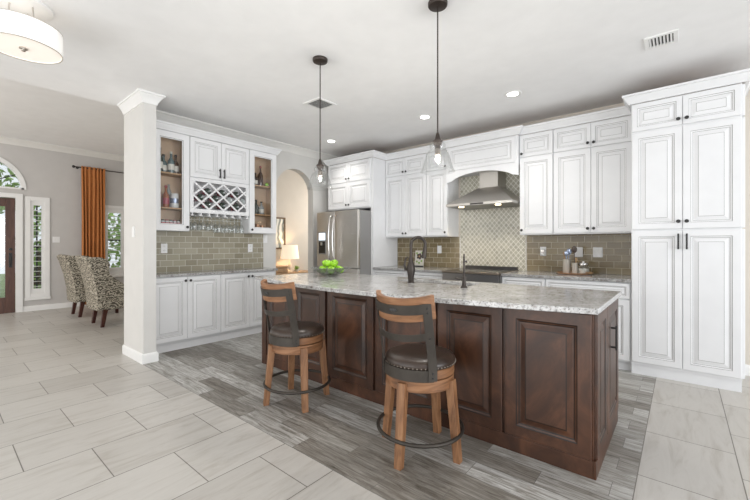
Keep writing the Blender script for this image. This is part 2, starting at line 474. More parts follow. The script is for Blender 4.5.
        if subsurf:
            q = o.modifiers.new('subsurf', 'SUBSURF'); q.levels = subsurf; q.render_levels = subsurf
        return o

def tag(o, label=None, cat=None, group=None, kind=None):
    if label: o['label'] = label
    if cat: o['category'] = cat
    if group: o['group'] = group
    if kind: o['kind'] = kind
    return o
def thing(name, loc, label, cat, rz=0.0, group=None):
    o = bpy.data.objects.new(name, None); COL.objects.link(o)
    o.empty_display_size = 0.1
    o.location = loc; o.rotation_euler = (0, 0, rz)
    return tag(o, label, cat, group)
def struct(name, b, mats, label=None, bevel=0.0):
    o = b.build(name, mats, None, bevel); o['kind'] = 'structure'
    if label: o['label'] = label
    return o
def copy_tree(o, parent=None, loc=None, label=None):
    c = o.copy(); COL.objects.link(c)
    if parent: c.parent = parent
    if loc is not None: c.location = loc
    if label: c['label'] = label
    for ch in list(o.children): copy_tree(ch, c)
    return c

# ------------------------------------------------------------ setting: floor, walls, ceilings, mouldings
CZ = 2.93; DZ = 3.30; BX = -5.0; RY = 5.13; DX = -9.77; HX = -6.9
def quad(b, x0, x1, y0, y1, z, mi=0): return b.box(x0, x1, y0, y1, z - 0.05, z, mi)
b = B()
quad(b, -9.95, 3.2, -3.2, 1.453, 0.0, 0); quad(b, -9.95, -5.0, 1.453, 6.6, 0.0, 0)
quad(b, -0.19, 3.2, 1.453, 5.25, 0.0, 0); quad(b, -5.0, -0.19, 1.453, 5.25, 0.0, 1)
struct('floor', b, ['tile', 'plank'], 'pale porcelain tile with an inset of grey wood-look planks under the island')

b = B(); b.box(-5.15, 3.2, -3.2, 5.25, CZ, DZ + 0.12); struct('ceiling', b, 'ceiling', 'smooth pale kitchen ceiling')
b = B(); b.box(-9.95, -5.15, -3.2, 6.6, DZ, DZ + 0.12); struct('ceiling.001', b, 'ceiling', 'higher ceiling over the dining room and hall')

# bar wall with the arched opening to the hall
AY0, AY1, ASP = 3.535, 4.316, 2.178
ac, ar = (AY0 + AY1) / 2, (AY1 - AY0) / 2
poly = [(1.592, 0), (AY0, 0), (AY0, ASP)]
for i in range(1, 24):
    a = PI - PI * i / 24
    poly.append((ac + ar * math.cos(a), ASP + ar * math.sin(a)))
poly += [(AY1, ASP), (AY1, 0), (5.25, 0), (5.25, DZ), (1.592, DZ)]
b = B(); b.prism(poly, 0, BX - 0.14, BX); struct('wall_left', b, 'wall', 'grey wall behind the bar with an arched opening')
b = B(); b.box(-5.085, -4.46, 1.465, 1.592, 0, CZ); struct('wall_column', b, 'wall', 'grey stub wall ending the bar wall')
b = B(); b.box(BX, 3.2, RY, RY + 0.12, 0, CZ); struct('wall_back', b, 'wall_beige', 'beige wall behind the range and pantry')
b = B(); b.box(HX - 0.12, HX, 3.3, 6.6, 0, DZ); b.box(HX, -5.14, 6.48, 6.6, 0, DZ); b.box(DX, -5.14, 3.2, 3.3, 0, DZ)
struct('wall_hall', b, 'wall_beige', 'warm beige hall wall beyond the arch')

# dining-room wall with door, transom, side light and window openings
b = B(); x0, x1 = DX - 0.14, DX
b.box(x0, x1, -3.2, 0.06, 0, 2.19); b.box(x0, x1, -3.2, -0.10, 2.19, DZ)
b.box(x0, x1, 1.05, 1.24, 0, 2.19); b.box(x0, x1, -0.10, 1.24, 2.19, 2.355)
tp = [(-0.10, 2.355)]
TC, TR = 0.55, 0.60
for i in range(0, 29):
    a = PI - PI * i / 28; tp.append((TC + TR * math.cos(a), 2.355 + TR * math.sin(a)))
tp += [(1.24, 2.355), (1.24, DZ), (-0.10, DZ)]
b.prism(tp, 0, x0, x1)
b.box(x0, x1, 1.24, 1.46, 0, 0.34); b.box(x0, x1, 1.24, 1.46, 2.16, DZ)
b.box(x0, x1, 1.46, 2.46, 0, DZ); b.box(x0, x1, 2.46, 3.12, 0, 0.70); b.box(x0, x1, 2.46, 3.12, 2.10, DZ); b.box(x0, x1, 3.12, 3.30, 0, DZ)
struct('wall_dining', b, 'wall_dining', 'grey entry and dining wall with front door')

CROWN = lambda top: [(0, top - 0.11), (0.012, top - 0.11), (0.016, top - 0.09), (0.05, top - 0.045), (0.066, top - 0.03), (0.072, top - 0.022), (0.086, top - 0.018), (0.086, top), (0, top)]
BASE = [(0, 0), (0.017, 0), (0.017, 0.082), (0.012, 0.098), (0.005, 0.104), (0, 0.104)]
b = B(); b.sweep([(BX, 1.605), (BX, RY)], CROWN(CZ)); struct('trim_1', b, 'trim_grey', 'cream ceiling crown moulding above the bar cabinets')
stub = [(-5.085, 1.465), (-4.46, 1.465), (-4.46, 1.592), (-4.64, 1.592)]
b = B(); b.sweep(stub[:3] + [(-4.9, 1.592)], [(o * 0.8, z) for (o, z) in CROWN(CZ)]); struct('trim_2', b, 'trim', 'white crown moulding capping the stub wall')
b = B(); b.sweep([(DX, -3.2), (DX, 3.2)], CROWN(DZ)); struct('trim_3', b, 'trim_grey', 'dining room crown moulding')
b = B(); b.sweep(stub, BASE); struct('baseboard_column', b, 'trim')
b = B(); b.sweep([(DX, 1.12), (DX, 3.2)], BASE); struct('baseboard_dining', b, 'trim')
b = B(); b.sweep([(BX, 3.345), (BX, AY0)], BASE); b.sweep([(BX, AY1), (BX, RY)], BASE); struct('baseboard_left', b, 'trim')
b = B(); b.sweep([(0.43, RY), (3.2, RY)], BASE); struct('baseboard_right', b, 'trim')
b = B(); b.sweep([(HX, 3.3), (HX, 6.48)], BASE); struct('baseboard_hall', b, 'trim')

# front door
d1 = thing('door_1', (DX - 0.06, 0.06, 0), 'mahogany front door with a glass light', None); d1['kind'] = 'structure'
b = B()
b.box(-0.02, 0.025, 0.0, 0.12, 0.0, 2.18); b.box(-0.02, 0.025, 0.84, 0.975, 0.0, 2.18)
b.box(-0.02, 0.025, 0.12, 0.84, 0.0, 0.30); b.box(-0.02, 0.025, 0.12, 0.84, 2.02, 2.18)
b.build('door_leaf', 'door_wood', d1, 0.004)
B().box(0.0, 0.008, 0.12, 0.84, 0.30, 2.02).build('door_glass', 'glass', d1)
b = B(); b.box(0.025, 0.032, 0.885, 0.935, 0.86, 1.14)
b.tube([(0.03, 0.91, 1.09), (0.075, 0.91, 1.07), (0.08, 0.91, 0.98), (0.03, 0.91, 0.90)], 0.009)
b.lathe([(0.026, 0.032), (0.026, 0.045), (0.001, 0.05)], (0, 0.91, 1.21), 16, 0)
b.build('door_handle', 'black', d1)
b = B(); b.box(0.035, 0.09, 0.975, 1.075, 0, 2.27); b.box(0.035, 0.09, 0.0, 0.975, 2.185, 2.27); b.box(0.035, 0.09, -0.10, 0.0, 0, 2.27)
b.build('door_casing', 'trim', d1, 0.004)

# arched transom
w1 = thing('window_1', (DX, TC, 2.355), 'half round transom window over the front door', None); w1['kind'] = 'structure'
b = B()
n = 28
for r0, r1, xa, xb in ((TR - 0.035, TR + 0.035, -0.10, 0.02),):
    vs = []; fs = []
    for i in range(n + 1):
        a = PI * i / n
        for (r, x) in ((r0, xa), (r1 if xa > 0 else r0, xb), (r1, xb), (r1, 0.001), (r0 , 0.001)):
            vs.append((x, r * math.cos(a), r * math.sin(a)))
    k = 5
    vs = []
    for i in range(n + 1):
        a = PI * i / n
        for (r, x) in ((r0, xa), (r0, xb), (r1, xb), (r1, 0.0), (TR, 0.0), (TR, xa)):
            vs.append((x, r * math.cos(a), r * math.sin(a)))
    k = 6
    for i in range(n):
        for j in range(k):
            p, q = i * k + j, i * k + (j + 1) % k
            fs.append((p, q, q + k, p + k))
    b.add(vs, fs)
b.box(-0.10, 0.02, -TR, TR, 0.0, 0.03)
b.build('window_frame', 'trim', w1)
b = B()
for a in (PI / 6 * 1.0, PI / 3, PI / 2, PI * 2 / 3, PI * 5 / 6):
    b.tube([(-0.06, 0.22 * math.cos(a), 0.22 * math.sin(a) + 0.02), (-0.06, 0.57 * math.cos(a), 0.57 * math.sin(a))], 0.009, 6)
b.tube([(-0.06, 0.22 * math.cos(PI * i / 12), 0.22 * math.sin(PI * i / 12) + 0.02) for i in range(13)], 0.009, 6)
b.build('muntin', 'black', w1)
pp = [(0.58 * math.cos(PI * i / 20), 0.58 * math.sin(PI * i / 20)) for i in range(21)]
B().prism(pp, 0, -0.075, -0.07).build('window_pane', 'glass', w1)

def shutter_window(name, y0, y1, z0, z1, label, casing, louver, sill):
    w = thing(name, (DX, (y0 + y1) / 2, z0), label, None); w['kind'] = 'structure'
    hw = (y1 - y0) / 2; H = z1 - z0
    b = B(); c = casing
    b.box(0.0, 0.022, -hw - c, -hw, -c, H + c); b.box(0.0, 0.022, hw, hw + c, -c, H + c)
    b.box(0.0, 0.022, -hw, hw, H, H + c); b.box(0.0, 0.022, -hw, hw, -c, 0)
    b.build('window_casing', 'trim', w, 0.003)
    if sill: B().box(0.0, 0.05, -hw - c - 0.01, hw + c + 0.01, -c - 0.05, -c).build('window_sill', 'trim', w, 0.004)
    b = B(); f = 0.045
    b.box(-0.05, 0.0, -hw, -hw + f, 0, H); b.box(-0.05, 0.0, hw - f, hw, 0, H); b.box(-0.05, 0.0, -hw + f, hw - f, 0, 0.09); b.box(-0.05, 0.0, -hw + f, hw - f, H - 0.09, H)
    if hw > 0.25: b.box(-0.05, 0.0, -0.03, 0.03, 0.09, H - 0.09)
    b.build('shutter_frame', 'trim', w)
    b = B(); z = 0.13
    while z < H - 0.11:
        b.hexa([(-0.055, -hw + f, z - 0.001), (-0.055, -hw + f, z - 0.008), (-0.055, hw - f, z - 0.008), (-0.055, hw - f, z - 0.001)],
               [(-0.003, -hw + f, z + 0.006), (-0.003, -hw + f, z - 0.001), (-0.003, hw - f, z - 0.001), (-0.003, hw - f, z + 0.006)])
        z += louver
    o = b.build('louvers', 'trim', w, smooth=False)
    b = B(); b.box(-0.105, -0.085, -0.012, 0.012, 0, H); b.box(-0.105, -0.085, -hw, hw, H * 0.5 - 0.012, H * 0.5 + 0.012)
    b.build('muntin', 'black', w)
    B().box(-0.115, -0.11, -hw, hw, 0, H).build('window_pane', 'glass', w)
shutter_window('window_2', 1.245, 1.455, 0.34, 2.16, 'narrow shuttered side light beside the front door', 0.075, 0.10, True)
shutter_window('window_3', 2.465, 3.115, 0.70, 2.10, 'shuttered dining window beside the orange curtain', 0.07, 0.085, True)

# ------------------------------------------------------------ outdoors seen through the windows
b = B(); b.box(-24, -9.95, -8, 12, -0.06, -0.01); struct('ground', b, 'lawn', 'lawn outside the front windows')
def tree(x, y, zc, rx, ry, rz, n, label):
    t = thing('leafy_tree', (x, y, -0.01), label, 'tree', 0, 'trees outside the front windows')
    B().tube([(0, 0, 0), (0.05, 0.03, zc * 0.6), (0, 0.1, zc)], [0.16, 0.12, 0.07]).build('trunk', 'bark', t)
    b = B()
    for i in range(n):
        while True:
            p = Vector((random.uniform(-1, 1), random.uniform(-1, 1), random.uniform(-1, 1)))
            if 0.35 < p.length < 1: break
        c = Vector((p.x * rx, p.y * ry, zc + p.z * rz))
        u = Vector((random.gauss(0, 1), random.gauss(0, 1), random.gauss(0, 1))).normalized()
        w = u.cross(Vector((random.gauss(0, 1), random.gauss(0, 1), random.gauss(0, 1)))).normalized()
        s = random.uniform(0.07, 0.15)
        b.add([c - u * s, c + w * s * 0.5, c + u * s, c - w * s * 0.5], [(0, 1, 2, 3)])
    b.build('foliage', 'leaf', t, smooth=False)
tree(-14.0, 1.0, 3.2, 1.1, 1.25, 1.2, 1100, 'leafy tree seen through the half round window above the door')
tree(-16.5, 2.3, 1.5, 0.8, 0.6, 1.4, 420, 'leafy tree seen through the narrow side light')
tree(-14.2, 4.35, 1.5, 1.0, 0.9, 1.3, 650, 'leafy tree seen through the shuttered dining window')

# ------------------------------------------------------------ cabinet kit (local frame: front faces -y)
def ring_panel(b, x0, x1, z0, z1, rings, mi_in):
    """nested rectangles: (inset, y, material of the strip reaching this ring)"""
    o = len(b.v); vs = []; fs = []; ms = []
    for (i, y, m) in rings:
        vs += [(x0 + i, y, z0 + i), (x1 - i, y, z0 + i), (x1 - i, y, z1 - i), (x0 + i, y, z1 - i)]
    for k in range(len(rings) - 1):
        for j in range(4):
            a, c = k * 4 + j, k * 4 + (j + 1) % 4
            fs.append((a, c, c + 4, a + 4)); ms.append(rings[k + 1][2])
    e = (len(rings) - 1) * 4
    fs.append((e, e + 1, e + 2, e + 3)); ms.append(mi_in)
    fs.append((3, 2, 1, 0)); ms.append(0)
    b.add(vs, fs, ms)

def raised(b, x0, x1, z0, z1, yf, t=0.021, fw=None, gl=0.0035):
    w = min(x1 - x0, z1 - z0)
    f = fw or min(0.055, 0.19 * w)
    k = 1.0 if w > 0.25 else max(0.35, (w / 2 - f) / 0.075)
    R = [(0, yf + t, 0), (0, yf + 0.003, 0), (0.003, yf, 0), (f, yf, 0), (f + gl, yf + 0.004, 1), (f + 0.014 * k, yf + 0.007, 0),
         (f + 0.014 * k + gl, yf + 0.0105, 1), (f + 0.022 * k + gl, yf + 0.0105, 0), (f + 0.048 * k + gl, yf + 0.003, 0), (f + 0.048 * k + 2 * gl, yf + 0.002, 1)]
    if (f + 0.048 * k + 2 * gl) * 2 > w - 0.01:
        R = R[:7]
    ring_panel(b, x0, x1, z0, z1, R, 0)

def knob(parent, x, z, yf, m='black'):
    b = B(); b.lathe([(0.0055, yf), (0.0055, yf - 0.012), (0.014, yf - 0.017), (0.0165, yf - 0.023), (0.012, yf - 0.029), (0.0005, yf - 0.031)], (x, 0, z), 16, 1)
    # lathe along y: shift happens through the profile heights
    return b.build('knob', m, parent)
def pull(parent, x, z0, z1, yf, m='black'):
    b = B(); b.box(x - 0.007, x + 0.007, yf - 0.036, yf - 0.024, z0, z1)
    for z in (z0 + 0.018, z1 - 0.018): b.box(x - 0.006, x + 0.006, yf - 0.025, yf, z - 0.006, z + 0.006)
    return b.build('handle', m, parent, 0.003)
PAINT = ['white', 'glaze']
def door(parent, x0, x1, z0, z1, yf, kn=None, pl=None, mats=PAINT, name='door', fw=None):
    g = 0.002
    b = B(); raised(b, x0 + g, x1 - g, z0 + g, z1 - g, yf, fw=fw)
    o = b.build(name, mats, parent, smooth=False)
    if kn: knob(o, kn[0], kn[1], yf)
    if pl: pull(o, pl[0], pl[1], pl[2], yf)
    return o
DT = 0.021

# ------------------------------------------------------------ bar cabinets (thing frame: x -> world +y, depth -> world -x)
R90 = PI / 2
def base_cab(y0, y1, label):
    w = y1 - y0
    t = thing('base_cabinet', (-4.71, y0, 0), label, 'cabinet', R90, 'bar base cabinets')
    b = B(); b.box(0, w, 0, 0.288, 0.11, 0.90); b.box(0, w, 0.055, 0.288, 0.0, 0.11); b.build('carcass', 'white', t)
    B().box(0, w, 0.04, 0.055, 0.0, 0.11).build('toe_kick', 'white', t)
    mid = w / 2
    door(t, 0.0, mid, 0.125, 0.895, -DT, kn=(mid - 0.03, 0.845)); door(t, mid, w, 0.125, 0.895, -DT, kn=(mid + 0.03, 0.845))
    return t
base_cab(1.60, 2.455, 'white two-door base cabinet under the bar, beside the grey stub wall')
base_cab(2.457, 3.305, 'white two-door base cabinet under the bar, nearer the arch')
b = B(); b.box(-4.999, -4.665, 1.594, 3.335, 0.902, 0.935)
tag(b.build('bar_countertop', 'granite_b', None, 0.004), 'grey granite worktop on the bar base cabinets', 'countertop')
b = B(); b.box(-4.999, -4.989, 1.594, 3.296, 0.936, 1.69)
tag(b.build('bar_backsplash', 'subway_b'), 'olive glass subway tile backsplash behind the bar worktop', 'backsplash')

def glass_cab(y0, y1, label):
    w = y1 - y0; D = 0.223; Z0, Z1 = 1.455, 2.655
    t = thing('glass_cabinet', (-4.764, y0, Z0), label, 'cabinet', R90, 'glass fronted bar cabinets')
    H = Z1 - Z0
    b = B()
    b.box(0, 0.02, 0, D, 0, H); b.box(w - 0.02, w, 0, D, 0, H); b.box(0.02, w - 0.02, 0, D, 0, 0.02); b.box(0.02, w - 0.02, 0, D, H - 0.02, H)
    b.build('carcass', 'white', t)
    b = B(); b.box(0.02, w - 0.02, D - 0.012, D - 0.002, 0.02, H - 0.02); b.box(0.021, 0.025, 0.004, D - 0.012, 0.021, H - 0.021); b.box(w - 0.025, w - 0.021, 0.004, D - 0.012, 0.021, H - 0.021)
    b.build('interior_lining', 'white_in', t)
    for z in (0.285, 0.71):
        B().box(0.026, w - 0.026, 0.012, D - 0.014, z - 0.018, z).build('shelf', 'tan', t, 0.002)
    g = 0.003; s = 0.085
    b = B(); R = [(0, -0.001, 0), (0, -DT + 0.002, 0), (0.002, -DT, 0), (s - 0.012, -DT, 0), (s - 0.008, -DT + 0.006, 1), (s, -DT + 0.008, 0), (s, -0.001, 0), (0, -0.001, 0)]
    o = len(b.v); vs = []; fs = []; ms = []
    for (i, y, m) in R[:-1]:
        vs += [(g + i, y, g + i), (w - g - i, y, g + i), (w - g - i, y, H - g - i), (g + i, y, H - g - i)]
    nR = len(R) - 1
    for k in range(nR):
        for j in range(4):
            a, c = k * 4 + j, k * 4 + (j + 1) % 4; e = ((k + 1) % nR) * 4
            fs.append((a, c, e + (j + 1) % 4, e + j)); ms.append(R[(k + 1) % nR][2])
    b.add(vs, fs, ms)
    dd = b.build('door', PAINT, t, smooth=False)
    B().box(s - 0.004, w - s + 0.004, -0.012, -0.008, s - 0.004, H - s + 0.004).build('glass_pane', 'pane', dd)
    return t, dd, w
t, dd, w = glass_cab(1.655, 2.077, 'white glass-fronted bar cabinet with spirits, beside the grey stub wall'); knob(dd, w - 0.035, 0.05, -DT)
t, dd, w = glass_cab(2.907, 3.365, 'white glass-fronted bar cabinet nearer the arch'); knob(dd, 0.035, 0.05, -DT)

# centre: two doors over a wine rack
t = thing('wine_rack_cabinet', (-4.764, 2.081, 1.695), 'white bar cabinet with two doors above a lattice wine rack', 'cabinet', R90)
w = 0.822
b = B(); b.box(0, w, 0, 0.223, 0.44, 0.96)
b.box(0, 0.02, 0, 0.223, 0.0, 0.44); b.box(w - 0.02, w, 0, 0.223, 0, 0.44); b.box(0.02, w - 0.02, 0, 0.223, 0.0, 0.018); b.box(0.02, w - 0.02, 0.211, 0.223, 0.018, 0.44)
b.build('carcass', 'white', t)
door(t, 0.0, w / 2, 0.45, 0.957, -DT, pl=(w / 2 - 0.03, 0.475, 0.60)); door(t, w / 2, w, 0.45, 0.957, -DT, pl=(w / 2 + 0.03, 0.475, 0.60))
b = B(); b.box(0, w, -0.018, -0.001, 0.0, 0.05); b.box(0, w, -0.018, -0.001, 0.40, 0.445); b.box(0, 0.045, -0.018, -0.001, 0.05, 0.40); b.box(w - 0.045, w, -0.018, -0.001, 0.05, 0.40)
b.build('rack_frame', 'white', t, 0.002)
# lattice strips clipped to the opening
lx0, lx1, lz0, lz1 = 0.045, w - 0.045, 0.05, 0.40
zc = 0.225; sl = 0.875
nodes_mid = [0.244 + 0.2 * k for k in range(-3, 6)]
b = B()
for layer, sg in ((0, 1), (1, -1)):
    for xm in nodes_mid:
        pts = []
        for x in (lx0, lx1):
            z = zc + sg * sl * (x - xm)
            pts.append((x, z))
        (xa, za), (xb, zb) = pts
        def clip(xa, za, xb, zb):
            t0, t1 = 0.0, 1.0; dz = zb - za
            for lo, s_ in ((lz0, 1), (lz1, -1)):
                p0 = s_ * (za - lo); p1 = s_ * (zb - lo)
                if p0 < 0 and p1 < 0: return None
                if p0 < 0: t0 = max(t0, p0 / (p0 - p1))
                if p1 < 0: t1 = min(t1, p0 / (p0 - p1))
            return None if t0 >= t1 else (xa + (xb - xa) * t0, za + dz * t0, xa + (xb - xa) * t1, za + dz * t1)
        c = clip(xa, za, xb, zb)
        if not c: continue
        x_0, z_0, x_1, z_1 = c
        L = math.hypot(x_1 - x_0, z_1 - z_0)
        if L < 0.03: continue
        nx, nz = -(z_1 - z_0) / L * 0.011, (x_1 - x_0) / L * 0.011
        y0, y1 = (-0.016, -0.008) if layer else (-0.0085, -0.0005)
        b.hexa([(x_0 - nx, y0, z_0 - nz), (x_1 - nx, y0, z_1 - nz), (x_1 + nx, y0, z_1 + nz), (x_0 + nx, y0, z_0 + nz)],
               [(x_0 - nx, y1, z_0 - nz), (x_1 - nx, y1, z_1 - nz), (x_1 + nx, y1, z_1 + nz), (x_0 + nx, y1, z_0 + nz)])
b.build('wine_lattice', 'white', t, smooth=False)
# stemware rails under the rack
GL = [0.09 + 0.115 * k for k in range(7)]
for k in range(8):
    x = 0.033 + 0.1153 * k * 0.95
    b = B(); b.box(x - 0.006, x + 0.006, -0.012, 0.225, -0.028, 0.0); b.box(x - 0.02, x + 0.02, -0.012, 0.225, -0.038, -0.028)
    b.build('stemware_rail', 'white', t)
b = B()
prof = [(0, 2.659), (0.024, 2.659), (0.026, 2.672), (0.036, 2.682), (0.056, 2.722), (0.066, 2.726), (0.066, 2.745), (0, 2.745)]
b.sweep([(-4.764, 1.594), (-4.764, 3.365), (BX + 0.002, 3.365)], [(o, z - 0.002) for (o, z) in prof])
b.box(-4.998, -4.766, 1.594, 3.364, 2.659, 2.68)
tag(b.build('cabinet_crown', 'white'), 'white crown moulding along the top of the bar wall cabinets', 'moulding')

# ---- things in the bar cabinets
def bottle_mat(name, col, rough=0.12, trans=0.0):
    m, nt, p = new_mat(name); p.inputs['Base Color'].default_value = (*col, 1); p.inputs['Roughness'].default_value = rough
    p.inputs['Coat Weight'].default_value = 0.5
    return m
BM = dict(green=bottle_mat('dark green bottle glass', (0.02, 0.035, 0.025)), clear=bottle_mat('pale bottle glass', (0.33, 0.36, 0.36)), amber=bottle_mat('amber spirit', (0.30, 0.09, 0.025)),
          brown=bottle_mat('brown bottle glass', (0.07, 0.03, 0.015)), teal=bottle_mat('teal bottle glass', (0.10, 0.16, 0.17)), red=bottle_mat('red foil', (0.32, 0.03, 0.05), 0.35),
          pink=bottle_mat('pink foil', (0.50, 0.10, 0.13), 0.35), white=bottle_mat('white label paper', (0.72, 0.70, 0.64), 0.6), white_c=bottle_mat('white canister', (0.70, 0.72, 0.72), 0.3))
def bottle(x, y, z, h, r, col, lab, cap, label, group, square=False, label_h=(0.15, 0.42)):
    t = thing('bottle', (x, y, z), label, 'bottle', 0, group)
    nr = r * 0.34
    prof = [(r * 0.92, 0), (r, 0.008), (r, h * 0.52), (r * 0.9, h * 0.58), (nr * 1.2, h * 0.70), (nr, h * 0.76), (nr, h * 0.93)]
    B().lathe(prof, seg=16).build('body', BM[col], t)
    if lab: B().lathe([(r * 1.02, h * label_h[0]), (r * 1.02, h * label_h[1])], seg=16, cap=False).build('paper_label', BM[lab], t)
    B().lathe([(nr * 1.25, h * 0.90), (nr * 1.25, h), ], seg=12).build('cap', BM[cap] if cap in BM else M[cap], t)
    return t
XS = -4.885
GA = 'spirits on the top shelf of the cabinet by the stub wall'
zs1, zs2, zb = 1.455 + 0.7105, 1.455 + 0.2855, 1.4755
for (y, h, r, c, l, k, d, lab) in [
    (1.777, 0.30, 0.034, 'green', 'white', 'black', 0.02, 'dark green bottle at the left end of the top shelf behind glass'),
    (1.837, 0.235, 0.040, 'teal', 'white', 'black', -0.03, 'squat teal bottle second along the top shelf of the left glass cabinet'),
    (1.900, 0.27, 0.038, 'teal', 'white', 'white', 0.03, 'teal bottle with white cap and round label on the top shelf'),
    (1.970, 0.25, 0.036, 'brown', 'white', 'black', -0.01, 'brown bottle at the right end of the left cabinet top shelf')]:
    bottle(XS + d, y, zs1, h, r, c, l, k, lab, GA)
GB = 'bottles on the middle shelf of the cabinet by the stub wall'
bottle(XS, 1.765, zs2, 0.33, 0.034, 'amber', 'amber', 'red', 'slim amber bottle at the left of the middle shelf behind glass', GB)
bottle(XS + 0.03, 1.840, zs2, 0.27, 0.038, 'amber', 'red', 'red', 'amber bottle with red label on the middle shelf, left glass cabinet', GB)
t = thing('canister', (XS + 0.03, 1.940, zs2), 'white canister with blue band on the middle shelf, left glass cabinet', 'canister')
B().lathe([(0.042, 0), (0.046, 0.01), (0.046, 0.17), (0.040, 0.18), (0.001, 0.182)], seg=20).build('body', BM['white_c'], t)
B().lathe([(0.0468, 0.06), (0.0468, 0.12)], seg=20, cap=False).build('band', 'blue', t)
t = thing('bottle', (XS - 0.05, 1.905, zs2), 'tall pale bottle standing behind the white canister', 'bottle')
B().lathe([(0.03, 0), (0.032, 0.01), (0.032, 0.2), (0.012, 0.25), (0.012, 0.30)], seg=14).build('body', BM['clear'], t)
for i, y in enumerate((1.755, 1.801, 1.847, 1.893, 1.939, 1.985)):
    t = thing('small_jar', (XS + 0.04, y, zb), 'small jar with pink contents, %s from the left on the cabinet floor' % ['first', 'second', 'third', 'fourth', 'fifth', 'sixth'][i], 'jar', 0, 'pink jars on the left cabinet floor')
    B().lathe([(0.020, 0), (0.0215, 0.006), (0.0215, 0.085)], seg=12).build('contents', BM['pink'], t)
    B().lathe([(0.0215, 0.085), (0.0215, 0.095), (0.016, 0.105)], seg=12).build('neck', BM['white_c'], t)
    B().lathe([(0.018, 0.105), (0.018, 0.118)], seg=12).build('lid', BM['red'] if i % 2 == 0 else 'black', t)
GC = 'bottles in the cabinet nearer the arch'
for (y, z, h, r, c, l, k, d, lab) in [
    (3.040, zs1, 0.22, 0.032, 'teal', 'white', 'black', 0.02, 'teal bottle at the left of the top shelf in the right glass cabinet'),
    (3.105, zs1, 0.20, 0.036, 'brown', 'white', 'black', -0.02, 'short brown bottle in the middle of the right cabinet top shelf'),
    (3.180, zs1, 0.31, 0.036, 'brown', 'brown', 'red', 0.0, 'tall brown bottle with red cap on the right cabinet top shelf'),
    (3.035, zs2, 0.33, 0.034, 'clear', None, 'black', 0.02, 'tall pale bottle at the left of the right cabinet middle shelf'),
    (3.105, zs2, 0.22, 0.04, 'green', 'green', 'black', 0.0, 'dark green bottle in the middle of the right cabinet middle shelf'),
    (3.195, zs2, 0.20, 0.04, 'clear', 'white', 'black', 0.0, 'short pale bottle at the right of the right cabinet middle shelf')]:
    bottle(XS + d, y, z, h, r, c, l, k, lab, GC)
t = thing('citrus_bag', (XS + 0.05, 3.255, zs1), 'lime green fruit on the top shelf of the right glass cabinet', 'fruit')
B().sphere((0, 0, 0.03), 0.03).build('skin', 'apple', t)
for i, (y, hh) in enumerate(((3.035, 0.11), (3.115, 0.12), (3.195, 0.10))):
    t = thing('copper_mug', (XS + 0.02, y, zb), 'copper mug, %s on the floor of the right glass cabinet' % ['left', 'middle', 'right'][i], 'mug', -PI / 2, 'copper mugs on the right cabinet floor')
    B().lathe([(0.026, 0), (0.032, 0.01), (0.034, hh), (0.031, hh), (0.028, 0.015)], seg=18).build('cup', 'copper', t)
    B().tube([(0, 0.032, hh * 0.8), (0, 0.055, hh * 0.65), (0, 0.055, hh * 0.4), (0, 0.031, hh * 0.25)], 0.004, 6).build('handle', 'copper', t)
# wine bottles lying in the rack, necks out
names = ['first', 'second', 'third', 'fourth']
def wine(y, z, col, foil, lab):
    t = thing('wine_bottle', (-4.775, y, z), lab, 'bottle', 0, 'wine bottles lying in the lattice rack')
    B().lathe([(0.0155, -0.175), (0.017, -0.155), (0.036, -0.13), (0.044, -0.11), (0.044, -0.008), (0.039, 0.0), (0.022, -0.004), (0.001, -0.012)], seg=18, axis=0).build('body', BM[col], t)
    B().lathe([(0.0165, -0.192), (0.018, -0.190), (0.0185, -0.155)], seg=12, axis=0).build('foil_cap', BM[foil], t)
    B().lathe([(0.0444, -0.085), (0.0444, -0.022)], seg=18, axis=0, cap=False).build('paper_label', BM[foil if col == 'green' else 'white'], t)
base_y = 2.081
for i, y in enumerate((0.244, 0.444, 0.644)):
    for zz, row in ((0.3125, 'upper'), (0.1375, 'lower')):
        wine(base_y + y, 1.695 + zz - 0.022, 'green', ('pink', 'red', 'red')[i], 'dark wine bottle lying in the %s row of the rack, %s from the left' % (row, names[i]))
for i, y in enumerate((0.144, 0.344, 0.544, 0.744)):
    if i == 3: y -= 0.004
    wine(base_y + y, 1.695 + 0.225 - 0.022, 'green' if i < 2 else 'clear', 'pink' if i < 2 else 'red', '%s wine bottle lying in the middle row of the rack, %s from the left' % ('dark' if i < 2 else 'pale', names[i]))
# hanging glasses
for k in range(7):
    y = base_y + 0.033 + 0.10954 * (k + 0.5); mug = k < 3
    for j, x in enumerate((-4.815, -4.92)):
        t = thing('wine_glass', (x, y, 1.695 - 0.0275), 'stemmed glass hanging upside down under the wine rack, %s from the left, %s' % (['first', 'second', 'third', 'fourth', 'fifth', 'sixth', 'seventh'][k], ['front row', 'back row'][j]), 'glass', 0, 'glasses hanging under the wine rack')
        R = 0.034; Lh = 0.215 if not mug else 0.19
        prof = [(0.030, 0.0), (0.030, -0.003), (0.005, -0.008), (0.004, -Lh * 0.42), (0.012, -Lh * 0.46), (R * 0.9, -Lh * 0.62), (R, -Lh * 0.75), (R * 0.85, -Lh)]
        B().lathe(prof, seg=18, cap=False).build('glass_body', 'stem', t)
